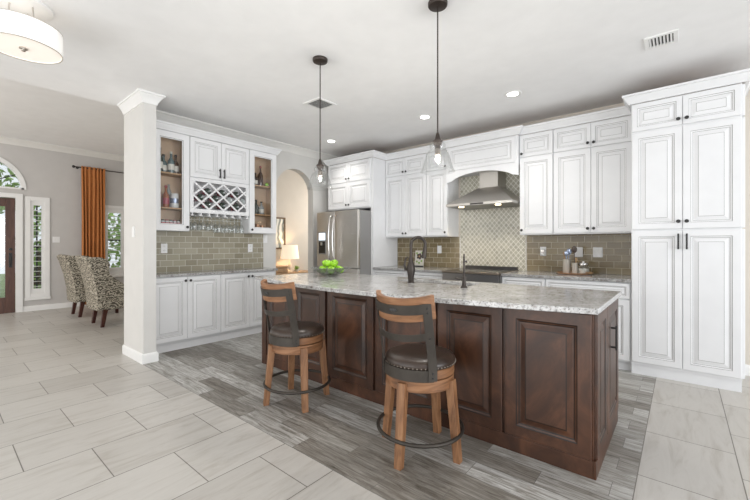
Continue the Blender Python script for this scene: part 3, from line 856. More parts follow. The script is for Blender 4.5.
# outlets on the bar wall
def outlet(loc, rz, label, kind='outlet', w=0.075, extra=None):
    t = thing('wall_outlet' if kind == 'outlet' else 'light_switch', loc, label, 'outlet' if kind == 'outlet' else 'switch', rz)
    B().box(-w / 2, w / 2, -0.006, 0.0, -0.06, 0.06).build('cover_plate', 'plate', t, 0.002)
    if kind == 'outlet':
        for z in (-0.026, 0.026):
            o = B().box(-0.017, 0.017, -0.0085, -0.005, z - 0.018, z + 0.018).build('socket', 'trim', t, 0.003)
            b = B(); b.box(-0.008, -0.005, -0.0092, -0.0083, z - 0.004, z + 0.009); b.box(0.005, 0.008, -0.0092, -0.0083, z - 0.004, z + 0.009); b.build('slot', 'dark', o)
    else:
        n = 2 if w > 0.1 else 1
        for i in range(n):
            x = (i - (n - 1) / 2) * 0.046
            B().box(x - 0.017, x + 0.017, -0.011, -0.005, -0.033, 0.033).build('rocker', 'trim', t, 0.002)
    return t
outlet((-4.9885, 1.87, 1.24), R90, 'white outlet on the bar backsplash near the grey stub wall')
outlet((-4.9885, 3.07, 1.24), R90, 'white outlet on the bar backsplash towards the arch')
outlet((-4.9995, 3.335, 1.378), R90, 'white switch on the grey wall end beside the arch', 'switch')
outlet((DX + 0.0005, 1.63, 1.40), R90, 'white double switch on the dining wall beside the side light', 'switch', 0.115)
outlet((-4.76, 1.4645, 1.43), 0, 'white switch on the grey stub wall', 'switch')

# ------------------------------------------------------------ hall beyond the arch
t = thing('console_table', (-6.66, 5.0, 0), 'tan wooden console table in the hall beyond the arch', 'table')
B().box(-0.22, 0.22, -0.65, 0.65, 0.66, 0.70).build('tabletop', 'tan', t, 0.006)
B().box(-0.20, 0.20, -0.62, 0.62, 0.55, 0.66).build('apron', 'tan', t)
for sx in (-1, 1):
    for sy in (-1, 1):
        b = B(); x, y = sx * 0.18, sy * 0.60
        b.hexa([(x - .018, y - .018, 0), (x + .018, y - .018, 0), (x + .018, y + .018, 0), (x - .018, y + .018, 0)],
               [(x - .025, y - .025, 0.55), (x + .025, y - .025, 0.55), (x + .025, y + .025, 0.55), (x - .025, y + .025, 0.55)])
        b.build('leg', 'tan', t)
t = thing('table_lamp', (-6.64, 5.06, 0.70), 'lit table lamp with linen shade on the hall console', 'lamp')
B().lathe([(0.075, 0), (0.075, 0.012), (0.022, 0.03), (0.03, 0.08), (0.045, 0.13), (0.03, 0.19), (0.012, 0.23), (0.010, 0.34)], seg=20).build('base', 'cream', t)
B().lathe([(0.20, 0.29), (0.165, 0.59)], seg=28, cap=False).build('lamp_shade', 'lampshade', t)
B().sphere((0, 0, 0.42), 0.03).build('bulb', 'bulb', t)
ld = bpy.data.lights.new('lamp_glow', 'POINT'); ld.energy = 4; ld.color = (1.0, 0.72, 0.42); ld.shadow_soft_size = 0.04
lo = bpy.data.objects.new('lamp_glow', ld); COL.objects.link(lo); lo.parent = t; lo.location = (0, 0, 0.50)
t = thing('potted_plant', (-6.55, 5.17, 0.70), 'small green plant beside the lamp on the hall console', 'plant')
B().lathe([(0.03, 0), (0.045, 0.01), (0.05, 0.05), (0.042, 0.05)], seg=16).build('pot', 'cream', t)
b = B()
for i in range(60):
    a = random.uniform(0, 2 * PI); e = random.uniform(0.2, 1.3); L = random.uniform(0.06, 0.12)
    d = Vector((math.cos(a) * math.cos(e), math.sin(a) * math.cos(e), math.sin(e))); s = Vector((-math.sin(a), math.cos(a), 0)) * 0.012
    o = Vector((0, 0, 0.045)); b.add([o, o + d * L * .5 + s, o + d * L, o + d * L * .5 - s], [(0, 1, 2, 3)])
b.build('leaves', 'leaf', t, smooth=False)
t = thing('keepsake_box', (-6.62, 4.74, 0.70), 'tan rounded wooden box beside the lamp on the hall console', 'box')
B().box(-0.12, 0.12, -0.17, 0.17, 0, 0.10).build('body', 'tan', t, 0.02)
B().box(-0.125, 0.125, -0.175, 0.175, 0.10, 0.145).build('lid', 'tan', t, 0.018)
t = thing('framed_picture', (HX, 4.82, 1.20), 'bronze framed abstract picture on the hall wall above the lamp', 'picture', R90)
b = B(); w, h, f = 0.30, 0.71, 0.035
b.box(-w, w, -0.03, 0, 0, f); b.box(-w, w, -0.03, 0, h - f, h); b.box(-w, -w + f, -0.03, 0, f, h - f); b.box(w - f, w, -0.03, 0, f, h - f)
b.build('frame', 'frame_brown', t, 0.004)
B().box(-w + f, w - f, -0.012, -0.004, f, h - f).build('artwork', 'pic', t)

area_light('hall_fill', (-6.1, 6.3, 1.9), (-6.4, 4.6, 1.5), 1.2, 1.8, 21, (1.0, 0.94, 0.86))  # unseen area light added to brighten the hall beyond the arch

# ------------------------------------------------------------ range wall cabinets
UF = 4.80; UB = RY - 0.001; UZ0, UZS, UZ1 = 1.41, 2.385, 2.675
def upper(x0, x1, cols, label, knobs):
    t = thing('wall_cabinet', (x0, UF, UZ0), label, 'cabinet', 0, 'upper cabinets on the range wall')
    H = UZ1 - UZ0; S_ = UZS - UZ0
    B().box(0, x1 - x0, 0, UB - UF, 0, H).build('carcass', 'white', t)
    B().box(0.005, x1 - x0 - 0.005, 0.02, UB - UF - 0.004, H, H + 0.01).build('top_board', 'raw', t)
    for (a, c), k in zip(cols, knobs):
        kx = (c - x0 - 0.03) if k == 'r' else (a - x0 + 0.03)
        door(t, a - x0, c - x0, 0.012, S_ - 0.006, -DT, kn=(kx, 0.06))
        door(t, a - x0, c - x0, S_ + 0.006, H - 0.012, -DT, kn=(kx, S_ + 0.045 if len(cols) == 1 else S_ + 0.055), fw=0.042)
    return t
upper(-3.748, -2.966, [(-3.745, -3.357), (-3.357, -2.968)], 'white two-door wall cabinet with small doors above, beside the fridge panel', 'rl')
upper(-2.964, -2.607, [(-2.962, -2.609)], 'narrow white wall cabinet just left of the hood', 'r')
upper(-1.583, -1.188, [(-1.581, -1.19)], 'narrow white wall cabinet just right of the hood', 'l')
upper(-1.186, -0.386, [(-1.184, -0.789), (-0.789, -0.40)], 'white two-door wall cabinet with small doors above, beside the pantry', 'rl')

# arched hood valance with a raised panel
t = thing('hood_valance', (-2.605, 4.74, 2.17), 'white arched valance cabinet above the steel range hood', 'cabinet')
w = 1.02
pl = [(0, 0.505), (0, 0.0), (0.055, 0.012), (0.075, 0.012)]
for i in range(1, 20):
    u = -1 + 2 * i / 20; pl.append((w / 2 + u * (w / 2 - 0.075), 0.012 + 0.10 * (1 - u * u) ** 0.75))
pl += [(w - 0.075, 0.012), (w - 0.055, 0.012), (w, 0.0), (w, 0.505)]
b = B(); b.prism(pl, 1, 0.0, 0.02); b.build('arched_apron', 'white', t)
B().box(0, w, 0.02, 0.389, 0.136, 0.505).build('carcass', 'white', t)
B().box(0.005, w - 0.005, 0.03, 0.385, 0.505, 0.515).build('top_board', 'raw', t)
door(t, 0.035, w - 0.035, 0.165, 0.492, -0.014, name='raised_panel', fw=0.045)

# pantry
t = thing('pantry_cabinet', (-0.384, 4.47, 0), 'tall white six-door pantry cabinet at the right end of the range wall', 'cabinet')
w = 0.788
b = B(); b.box(0, w, 0, UB - 4.47, 0.10, 2.675); b.box(0, w + 0.0, 0.03, UB - 4.47, 0, 0.10); b.build('carcass', 'white', t)
B().box(0, w, 0.018, 0.03, 0, 0.10).build('toe_kick', 'white', t)
B().box(0.005, w - 0.005, 0.02, UB - 4.474, 2.675, 2.685).build('top_board', 'raw', t)
m = 0.392
for (a, c, k) in ((0.004, m, m - 0.03), (m, 0.784, m + 0.03)):
    door(t, a, c, 0.125, 1.418, -DT, pl=(k, 1.24, 1.385))
    door(t, a, c, 1.43, 2.382, -DT, kn=(k, 1.50))
    door(t, a, c, 2.397, 2.668, -DT, kn=(k, 2.45), fw=0.042)

for (a, c) in ((0.125, 1.418), (1.43, 2.382), (2.397, 2.668)):
    b = B(); raised(b, 0.004, 0.655, a, c, 0.0, 0.018, fw=0.05); o = b.build('end_panel', PAINT, t, smooth=False)
    o.location = (w + 0.0185, 0, 0); o.rotation_euler = (0, 0, R90)
# refrigerator surround
t = thing('refrigerator_surround', (-4.77, 4.47, 0), 'white cabinet and tall side panel enclosing the refrigerator', 'cabinet')
w = 1.02; D = UB - 4.47
B().box(w - 0.045, w, 0, D, 0, 2.675).build('side_panel', 'white', t)
B().box(0, w - 0.045, 0, D, 1.885, 2.675).build('carcass', 'white', t)
B().box(0.005, w - 0.005, 0.02, D - 0.004, 2.675, 2.685).build('top_board', 'raw', t)
m = 0.49
for (a, c, k) in ((0.01, m, m - 0.03), (m, w - 0.05, m + 0.03)):
    door(t, a, c, 1.90, 2.325, -DT, kn=(k, 1.955)); door(t, a, c, 2.34, 2.666, -DT, kn=(k, 2.39), fw=0.045)

b = B()
b.sweep([(-4.772, RY - 0.002), (-4.772, 4.47), (-3.748, 4.47), (-3.748, 4.80), (-2.607, 4.80), (-2.607, 4.74), (-1.583, 4.74), (-1.583, 4.80), (-0.386, 4.80), (-0.386, 4.47), (0.4235, 4.47), (0.4235, RY - 0.002)],
        [(0.0015, 2.677), (0.024, 2.677), (0.026, 2.69), (0.036, 2.70), (0.058, 2.742), (0.07, 2.746), (0.07, 2.766), (0.0015, 2.766)])
tag(b.build('cabinet_crown', 'white'), 'white stepped crown moulding along the tops of the range wall cabinets', 'moulding')

# base cabinets and worktops of the range wall
BF = 4.49
def low_cab(x0, x1, cols, label):
    t = thing('base_cabinet', (x0, BF, 0), label, 'cabinet', 0, 'range wall base cabinets')
    w = x1 - x0
    b = B(); b.box(0, w, 0, UB - BF, 0.10, 0.90); b.box(0, w, 0.065, UB - BF, 0, 0.10); b.build('carcass', 'white', t)
    B().box(0, w, 0.05, 0.065, 0, 0.10).build('toe_kick', 'white', t)
    for (a, c) in cols:
        a -= x0; c -= x0
        o = door(t, a, c, 0.735, 0.893, -DT, name='drawer', fw=0.03)
        m = (a + c) / 2
        if c - a > 0.55:
            door(t, a, m, 0.115, 0.725, -DT, kn=(m - 0.03, 0.67)); door(t, m, c, 0.115, 0.725, -DT, kn=(m + 0.03, 0.67))
        else:
            door(t, a, c, 0.115, 0.725, -DT, kn=(c - 0.03, 0.67))
low_cab(-3.748, -3.12, [(-3.746, -3.122)], 'white base cabinet with drawer left of the range, beside the fridge panel')
low_cab(-3.118, -2.475, [(-3.116, -2.477)], 'white base cabinet with drawer touching the left side of the range')
low_cab(-1.695, -1.195, [(-1.693, -1.197)], 'white base cabinet with drawer touching the right side of the range')
low_cab(-1.193, -0.388, [(-1.191, -0.395)], 'wide white base cabinet with drawer beside the pantry')
for (x0, x1, lab) in ((-3.747, -2.474, 'granite worktop left of the range'), (-1.696, -0.386, 'granite worktop between the range and the pantry')):
    b = B(); b.box(x0, x1, 4.455, RY - 0.001, 0.902, 0.936)
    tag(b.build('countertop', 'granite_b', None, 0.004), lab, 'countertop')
b = B(); b.box(-3.747, -2.575, RY - 0.011, RY - 0.0005, 0.937, 1.409)
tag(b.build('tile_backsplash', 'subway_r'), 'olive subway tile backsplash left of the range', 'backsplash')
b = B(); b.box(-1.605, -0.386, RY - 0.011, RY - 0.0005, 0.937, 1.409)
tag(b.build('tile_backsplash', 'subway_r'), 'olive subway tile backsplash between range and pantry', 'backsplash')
b = B(); b.box(-2.57, -1.61, RY - 0.013, RY - 0.0005, 0.93, 2.303)
for x in (-2.5735, -1.6065): b.box(x - 0.006, x + 0.006, RY - 0.016, RY - 0.0005, 0.94, 1.409, 1)
tag(b.build('mosaic_backsplash', ['diamond', 'trim_grey']), 'pale diamond mosaic backsplash behind the range hood', 'backsplash')
outlet((-2.93, RY - 0.0112, 1.215), 0, 'white switch on the tile left of the range', 'switch')
outlet((-1.39, RY - 0.0112, 1.20), 0, 'white outlet with a plug-in nearest the mosaic, right of the range')
outlet((-0.98, RY - 0.0112, 1.195), 0, 'white double switch behind the utensil crocks', 'switch', 0.10)
outlet((-0.772, RY - 0.0112, 1.195), 0, 'white double switch nearest the pantry on the tile', 'switch', 0.101)
t = thing('plug_in_light', (-1.39, RY - 0.022, 1.175), 'grey plug-in night light in the outlet right of the mosaic', 'night light')
B().box(-0.03, 0.03, -0.035, 0.0, -0.03, 0.055).build('housing', 'trim', t, 0.012)
B().lathe([(0.022, -0.035), (0.020, -0.042), (0.001, -0.044)], (0, 0, 0.02), 16, 1).build('lens', 'steel', t)

# ------------------------------------------------------------ refrigerator
t = thing('refrigerator', (-4.735, 4.15, 0), 'stainless french door refrigerator with water dispenser', 'refrigerator')
w = 0.94
b = B(); b.box(0.005, w - 0.005, 0.075, 0.90, 0.03, 1.83); b.build('cabinet_body', 'steel_d', t, 0.004)
m = 0.43
def fdoor(x0, x1, z0, z1, nm):
    b = B(); n = 8; pts = []
    for i in range(n + 1):   # slightly bowed face
        u = i / n; pts.append((x0 + (x1 - x0) * u, 0.018 * (2 * u - 1) ** 2))
    poly = [(x1, 0.07), (x0, 0.07)] + pts
    b.prism([(p[0], p[1]) for p in poly], 2, z0, z1)
    return b.build(nm, 'steel', t, 0.005)
dl = fdoor(0.003, m - 0.003, 0.93, 1.83, 'door'); dr = fdoor(m + 0.003, w - 0.003, 0.93, 1.83, 'door'); fz = fdoor(0.003, w - 0.003, 0.08, 0.92, 'freezer_drawer')
def bowed(o, x, sgn):
    pts = [(x, 0.01, 1.02)] + [(x - sgn * 0.004 * 0, 0.0 - 0.055 - 0.025 * math.sin(PI * i / 12), 1.05 + 0.68 * i / 12) for i in range(13)] + [(x, 0.01, 1.76)]
    b = B(); b.tube(pts, 0.0125, 10); return b.build('handle', 'chrome', o)
bowed(dl, m - 0.045, 1); bowed(dr, m + 0.045, -1)
b = B(); b.tube([(0.12, 0.02, 0.84)] + [(0.12 + 0.675 * i / 10, -0.045 - 0.02 * math.sin(PI * i / 10), 0.84) for i in range(11)] + [(0.795, 0.02, 0.84)], 0.0125, 10); b.build('handle', 'chrome', fz)
dp = B().box(0.065, 0.245, -0.006, 0.012, 1.13, 1.50).build('dispenser', 'steel_d', dl, 0.004)
B().box(0.08, 0.23, -0.010, -0.004, 1.365, 1.485).build('display_panel', 'dispenser', dp)
B().box(0.08, 0.23, -0.009, -0.005, 1.15, 1.345).build('recess', 'range_blk', dp)
B().box(0.14, 0.17, -0.03, -0.008, 1.28, 1.33).build('spout', 'steel', dp, 0.003)
for x in (0.08, w - 0.08): B().lathe([(0.02, 0), (0.02, 0.031)], (x, 0.15, 0), 12).build('foot', 'black', t)

# ------------------------------------------------------------ range and hood
t = thing('kitchen_range', (-2.472, 4.385, 0), 'dark stainless slide-in range under the hood', 'range')
w = 0.774
B().box(0, w, 0.03, 0.725, 0.03, 0.905).build('body', 'steel_d', t)
B().box(0.004, w - 0.004, -0.002, 0.03, 0.17, 0.74).build('oven_door', 'range_blk', t, 0.006)
b = B(); b.tube([(0.06, 0.0, 0.70), (0.06, -0.05, 0.70), (w - 0.06, -0.05, 0.70), (w - 0.06, 0.0, 0.70)], 0.012, 10); b.build('handle', 'chrome', t)
b = B(); b.hexa([(0, -0.01, 0.75), (w, -0.01, 0.75), (w, 0.06, 0.75), (0, 0.06, 0.75)], [(0, 0.015, 0.915), (w, 0.015, 0.915), (w, 0.06, 0.915), (0, 0.06, 0.915)])
b.build('control_panel', 'range_blk', t, 0.004)
b = B(); b.tube([(0.03, -0.01, 0.80), (0.03, -0.035, 0.80), (w - 0.03, -0.035, 0.80), (w - 0.03, -0.01, 0.80)], 0.011, 8); b.build('trim_bar', 'brown_steel', t)
B().box(-0.004, w + 0.004, 0.0, 0.73, 0.915, 0.942).build('cooktop_rim', 'brown_steel', t, 0.004)
B().box(0.02, w - 0.02, 0.05, 0.66, 0.9415, 0.946).build('hob', 'range_blk', t)
B().box(0.01, w - 0.01, 0.668, 0.73, 0.942, 0.985).build('backguard', 'range_blk', t, 0.004)
for x in (0.06, w - 0.06):
    for y in (0.1, 0.6): B().lathe([(0.018, 0), (0.018, 0.031)], (x, y, 0), 10).build('foot', 'black', t)

t = thing('range_hood', (-2.05, RY - 0.0132, 1.80), 'stainless pyramid chimney range hood with two lit lamps', 'hood')
hw, D = 0.455, 0.565
b = B(); b.box(-hw, hw, -D, 0, 0.012, 0.04)
b.hexa([(-hw, -D, 0.04), (hw, -D, 0.04), (hw, 0, 0.04), (-hw, 0, 0.04)], [(-0.105, -0.30, 0.265), (0.185, -0.30, 0.265), (0.185, 0, 0.265), (-0.105, 0, 0.265)])
b.build('canopy', 'steel_h', t, smooth=False)
B().box(-0.09, 0.17, -0.29, -0.001, 0.265, 0.50).build('chimney', 'steel_h', t, 0.002)
B().box(-hw + 0.01, hw - 0.01, -D + 0.01, -0.01, 0.006, 0.012).build('filter_plate', 'steel_f', t)
B().box(-0.10, 0.085, -D - 0.002, -D + 0.001, 0.015, 0.036).build('control_strip', 'range_blk', t)
for x in (-0.27, 0.24):
    B().lathe([(0.032, -0.001), (0.036, 0.006)], (x, -D + 0.10, 0), 16).build('lamp_lens', 'hoodlamp', t)
    d = bpy.data.lights.new('hood_spot', 'SPOT'); d.energy = 7; d.color = (1.0, 0.80, 0.52); d.spot_size = math.radians(120); d.spot_blend = 0.7; d.shadow_soft_size = 0.03
    o = bpy.data.objects.new('hood_spot', d); COL.objects.link(o); o.parent = t; o.location = (x, -D + 0.10, -0.01)

# ------------------------------------------------------------ things on the range wall worktops
CT = 0.936
t = thing('copper_tray', (-0.985, 4.90, CT), 'round copper tray on the worktop right of the range', 'tray')
B().lathe([(0.175, 0), (0.185, 0.006), (0.19, 0.022), (0.183, 0.022), (0.178, 0.008), (0.001, 0.007)], seg=36).build('dish', 'copper', t)
TZ = CT + 0.0075
def crock(x, y, r, h, mat, label, tools):
    t = thing('utensil_crock', (x, y, TZ), label, 'crock', 0, 'utensil crocks on the copper tray')
    B().lathe([(r * 0.96, 0), (r, 0.004), (r, h), (r * 1.04, h + 0.004), (r * 0.92, h + 0.004), (r * 0.9, 0.01), (0.001, 0.009)], seg=24).build('cup', mat, t)
    for (dx, dy, L, hd, m, lab) in tools:
        u = thing('cooking_utensil', (x + dx * 0.4, y + dy * 0.4, TZ + 0.012), lab, 'utensil')
        top = Vector((dx * 0.8, dy * 0.8, L))
        b = B(); b.tube([(0, 0, 0), top], 0.005, 8); b.build('handle', m, u)
        b = B(); n = len(b.v); b.sphere((top.x, top.y, top.z + hd * 0.8), hd, 14, 8, 0, (0.85, 0.3, 1.15)); b.build('head', m, u)
crock(-1.055, 4.86, 0.042, 0.165, 'crock_steel', 'taller silver utensil crock on the left of the copper tray',
      [(0.018, 0.012, 0.22, 0.034, 'blue', 'blue-grey ladle standing in the silver crock'), (-0.024, 0.0, 0.215, 0.016, 'tan', 'small wooden spoon leaning left in the silver crock'), (0.0, -0.018, 0.205, 0.028, 'blue', 'blue-grey slotted spoon at the front of the silver crock')])
crock(-0.962, 4.83, 0.030, 0.125, 'crock_steel', 'smaller silver crock in the middle of the copper tray',
      [(-0.006, 0.008, 0.245, 0.036, 'utensil', 'dark spatula standing in the smaller crock'), (0.012, 0.0, 0.15, 0.014, 'tan', 'short tan handled brush in the smaller crock')])
t = thing('glass_canister', (-0.885, 4.89, TZ), 'lidded glass canister of white sugar on the copper tray', 'canister')
B().lathe([(0.058, 0.002), (0.062, 0.008), (0.062, 0.065), (0.001, 0.068)], seg=24).build('sugar', BM['white'], t)
B().lathe([(0.064, 0), (0.066, 0.006), (0.066, 0.085), (0.052, 0.098), (0.052, 0.105)], seg=24, cap=False).build('jar', 'glass', t)
B().lathe([(0.056, 0.105), (0.056, 0.125), (0.05, 0.132), (0.012, 0.135), (0.012, 0.145), (0.001, 0.148)], seg=24).build('lid', 'chrome', t)
t = thing('small_dish', (-0.815, 4.845, TZ), 'small wooden dish at the right edge of the copper tray', 'dish')
B().lathe([(0.02, 0), (0.03, 0.004), (0.042, 0.026), (0.038, 0.026), (0.026, 0.009), (0.001, 0.008)], seg=20).build('bowl', 'tan', t)
t = thing('decorative_plaque', (-3.285, 5.085, CT), 'cream floral plaque leaning on the tile behind the faucet', 'plaque')
p = B(); p.hexa([(-0.085, -0.012, 0.0), (0.085, -0.012, 0.0), (0.085, 0.0, 0.0), (-0.085, 0.0, 0.0)], [(-0.085, 0.016, 0.26), (0.085, 0.016, 0.26), (0.085, 0.028, 0.26), (-0.085, 0.028, 0.26)])
p.build('board', 'cream', t, 0.003)
def on_plaque(x, z, r, m, nm):
    y = -0.012 + 0.028 * z / 0.26
    B().lathe([(r, y + 0.001), (r * 0.85, y - 0.005), (0.001, y - 0.007)], (x, 0, z), 12, 1).build(nm, m, t)
for k in range(5): on_plaque(0.032 * math.cos(k * 2 * PI / 5), 0.165 + 0.032 * math.sin(k * 2 * PI / 5), 0.022, 'utensil', 'petal')
on_plaque(0, 0.165, 0.016, 'tan', 'flower_centre')
for (x, z) in ((-0.045, 0.08), (0.045, 0.09), (0.0, 0.06), (-0.05, 0.215), (0.05, 0.225)): on_plaque(x, z, 0.018, 'leaf', 'painted_leaf')
p = B(); p.box(-0.085, 0.085, -0.035, -0.013, 0, 0.016); p.build('stand', 'black', t)

# ------------------------------------------------------------ island
IX0, IX1, IY0, IY1 = -3.50, -0.368, 2.312, 3.19
t = thing('kitchen_island', (IX0, IY0, 0), 'large dark cherry kitchen island with raised panels', 'island')
w, D = IX1 - IX0, IY1 - IY0
b = B(); b.box(0, w, 0.0, D, 0.0, 0.09)
b.box(0, w, 0.0, 0.02, 0.09, 0.902); b.box(0, w, D - 0.02, D, 0.09, 0.902); b.box(0, 0.02, 0.02, D - 0.02, 0.09, 0.902); b.box(w - 0.02, w, 0.02, D - 0.02, 0.09, 0.902)
b.build('carcass', 'island', t, 0.003)
cols = [(-3.41, -2.962), (-2.945, -2.497), (-2.465, -1.925), (-1.90, -1.345), (-1.325, -0.868), (-0.85, -0.376)]
IM = ['island', 'island_glaze']
for (a, c) in cols:
    b = B(); raised(b, a - IX0, c - IX0, 0.10, 0.895, -0.018, 0.018, fw=0.068, gl=0.006)
    b.build('raised_panel', IM, t, smooth=False)
B().box(0.0, 0.075, -0.018, 0.0, 0.0, 0.902).build('corner_post', 'island', t, 0.003)
b = B(); b.box(0.0, w, -0.014, 0.0, 0.0, 0.098); b.box(w, w + 0.014, -0.014, D, 0.0, 0.098)
b.build('plinth', 'island', t, 0.003)
# right end: narrow panel and a pull-out door, built facing +x
e = B()
def side_panel(y0, y1, fw, nm, handle=False):
    b = B(); raised(b, y0, y1, 0.10, 0.895, 0.0, 0.018, fw=fw, gl=0.005)
    o = b.build(nm, IM, t, smooth=False)
    o.location = (w + 0.018, -0.0, 0); o.rotation_euler = (0, 0, R90)
    if handle: pull(o, (y0 + y1) / 2 - 0.12, 0.60, 0.76, 0.0)
    return o
side_panel(0.015, 0.355, 0.06, 'raised_panel'); side_panel(0.365, D - 0.01, 0.07, 'end_door', True)

# bowed granite top
cx0, cx1, fy, by_ = -3.575, -0.338, 2.262, 3.245
front = []
for i in range(33):
    u = i / 32; x = cx0 + (cx1 - cx0) * u
    front.append((x, fy - 0.235 * (1 - (2 * u - 1) ** 2)))
def ctop(z0, z1, inset):
    return None
sx0, sx1, sy0, sy1 = -2.12, -1.36, 2.86, 3.15
poly_f = front
b = B()
# top built from strips so that the sink cut-out is a real hole
xs = sorted(set([p[0] for p in front] + [sx0, sx1]))
def fy_at(x):
    u = (x - cx0) / (cx1 - cx0); return fy - 0.235 * (1 - (2 * u - 1) ** 2)
vs = []; fs = []
def col_pts(x): return [(x, fy_at(x)), (x, sy0), (x, sy1), (x, by_)]
for zi, z in enumerate((0.904, 0.937)):
    for x in xs: vs += [(px, py, z) for (px, py) in col_pts(x)]
N = len(xs) * 4
for i in range(len(xs) - 1):
    hole = xs[i] >= sx0 - 1e-6 and xs[i + 1] <= sx1 + 1e-6
    for j in range(3):
        if hole and j == 1: continue
        a, c = i * 4 + j, (i + 1) * 4 + j
        fs.append((a, a + 1, c + 1, c)); fs.append((N + a, N + c, N + c + 1, N + a + 1))
    a, c = i * 4, (i + 1) * 4
    fs.append((a, c, N + c, N + a)); fs.append((a + 3, N + a + 3, N + c + 3, c + 3))
    if hole:
        fs.append((a + 1, N + a + 1, N + c + 1, c + 1)); fs.append((a + 2, c + 2, N + c + 2, N + a + 2))
for i in (0, len(xs) - 1):
    for j in range(3): a = i * 4 + j; fs.append((a, a + 1, N + a + 1, N + a))
for x in (sx0, sx1):
    i = min(range(len(xs)), key=lambda k: abs(xs[k] - x)); a = i * 4 + 1; fs.append((a, a + 1, N + a + 1, N + a))
b.add(vs, fs)
o = b.build('island_countertop', 'granite', None, 0.005)
tag(o, 'pale granite island top with a bowed overhanging front', 'countertop')
t = thing('undermount_sink', ((sx0 + sx1) / 2, (sy0 + sy1) / 2, 0.904), 'steel undermount sink in the island top', 'sink')
a, c = (sx1 - sx0) / 2 + 0.006, (sy1 - sy0) / 2 + 0.006
b = B(); dz = -0.20
vs = [(-a, -c, -0.001), (a, -c, -0.001), (a, c, -0.001), (-a, c, -0.001), (-a + .02, -c + .02, dz), (a - .02, -c + .02, dz), (a - .02, c - .02, dz), (-a + .02, c - .02, dz)]
b.add(vs, [(0, 1, 5, 4), (1, 2, 6, 5), (2, 3, 7, 6), (3, 0, 4, 7), (4, 5, 6, 7)])
b.build('basin', 'steel', t)
B().lathe([(0.04, dz + 0.001), (0.04, dz + 0.004), (0.03, dz + 0.004)], seg=20).build('drain', 'chrome', t)

# faucets
IT = 0.9372
t = thing('kitchen_faucet', (-1.885, 2.78, IT), 'tall bronze gooseneck faucet on the island', 'faucet')
B().lathe([(0.031, 0), (0.031, 0.008), (0.024, 0.014), (0.027, 0.05), (0.038, 0.115), (0.036, 0.15), (0.022, 0.19), (0.0145, 0.24), (0.0135, 0.25)], seg=24).build('body', 'bronze', t)
dirv = Vector((0.73, 0.68, 0)).normalized()
pts = [Vector((0, 0, 0.24)), Vector((0, 0, 0.30)), Vector((0, 0, 0.33))]
Rg = 0.066
for i in range(1, 14):
    a = PI - (PI + 0.25) * i / 13
    pts.append(dirv * (Rg + Rg * math.cos(a)) + Vector((0, 0, 0.345 + Rg * math.sin(a))))
B().tube(pts, 0.0135, 12).build('spout', 'bronze', t)
e0 = pts[-1]; ed = (pts[-1] - pts[-2]).normalized()
B().tube([e0 - ed * 0.005, e0 + ed * 0.02, e0 + ed * 0.085, e0 + ed * 0.11], [0.0145, 0.017, 0.0225, 0.021], 14).build('spray_head', 'bronze', t)
lv = Vector((-0.75, -0.55, 0)).normalized()
B().tube([lv * 0.02 + Vector((0, 0, 0.115)), lv * 0.05 + Vector((0, 0, 0.125)), lv * 0.058 + Vector((0, 0, 0.16)), lv * 0.05 + Vector((0, 0, 0.215)), lv * 0.03 + Vector((0, 0, 0.235))], [0.012, 0.013, 0.010, 0.007, 0.006], 10).build('lever', 'bronze', t)
t = thing('filter_faucet', (-1.335, 2.72, IT), 'slim bronze straight filter faucet right of the gooseneck', 'faucet')
B().lathe([(0.027, 0), (0.027, 0.008), (0.017, 0.018), (0.015, 0.05), (0.018, 0.075), (0.012, 0.09)], seg=20).build('base', 'bronze', t)
b = B(); b.tube([(0, 0, 0.08), (0, 0, 0.24), (0, 0.0, 0.27)], [0.0085, 0.0075, 0.005], 10); b.tube([(0, 0, 0.205), (-0.004, 0.05, 0.212), (-0.006, 0.06, 0.202)], 0.006, 8); b.build('spout', 'bronze', t)
B().tube([(0, 0, 0.062), (-0.05, -0.01, 0.072), (-0.065, -0.012, 0.075)], [0.007, 0.006, 0.009], 8).build('lever', 'bronze', t)

# bowl of apples
t = thing('leaf_bowl', (-3.01, 2.85, IT), 'smoky leaf-edged glass bowl of green apples on the island', 'bowl')
wob = lambda a, h: 1 + (0.12 * math.cos(9 * a) * min(1, h / 0.08))
B().lathe([(0.001, 0.004), (0.07, 0.0), (0.085, 0.006), (0.13, 0.035), (0.175, 0.075), (0.21, 0.092), (0.205, 0.096), (0.17, 0.081), (0.125, 0.042), (0.08, 0.012), (0.001, 0.011)], seg=72, wob=wob).build('bowl', 'dish', t)
ap = thing('green_apple', (-3.01, 2.85, IT), 'x', 'apple', 0, 'green apples in the bowl')
B().lathe([(0.004, 0.010), (0.018, 0.002), (0.032, 0.012), (0.040, 0.032), (0.041, 0.048), (0.034, 0.064), (0.02, 0.071), (0.008, 0.066), (0.001, 0.060)], seg=22).build('flesh', 'apple', ap)
B().tube([(0, 0, 0.060), (0.002, 0.001, 0.072), (0.006, 0.002, 0.083)], 0.0018, 6).build('stalk', 'stalk', ap)
spots = [(0.0, 0.0, 0.014, 'green apple at the bottom centre of the bowl under the heap')]
dirn = ['right', 'back right', 'back left', 'left', 'front left', 'front right']
for k in range(6):
    a = k * PI / 3 + 0.35
    spots.append((0.102 * math.cos(a), 0.102 * math.sin(a), 0.038, 'green apple in the lower ring of the bowl, %s side' % dirn[k]))
for k, nm in enumerate(('right', 'rear', 'left', 'front')):
    a = k * PI / 2 + 0.1
    spots.append((0.060 * math.cos(a), 0.060 * math.sin(a), 0.106, 'green apple heaped on top of the pile, %s one' % nm))
for i, (dx, dy, dz_, lab) in enumerate(spots):
    loc = (-3.01 + dx, 2.85 + dy, IT + dz_)
    if i == 0: ap.location = loc; ap['label'] = lab; o = ap
    else: o = copy_tree(ap, None, loc, lab)
    o.rotation_euler = (random.uniform(-.5, .5), random.uniform(-.5, .5), random.uniform(0, 6))

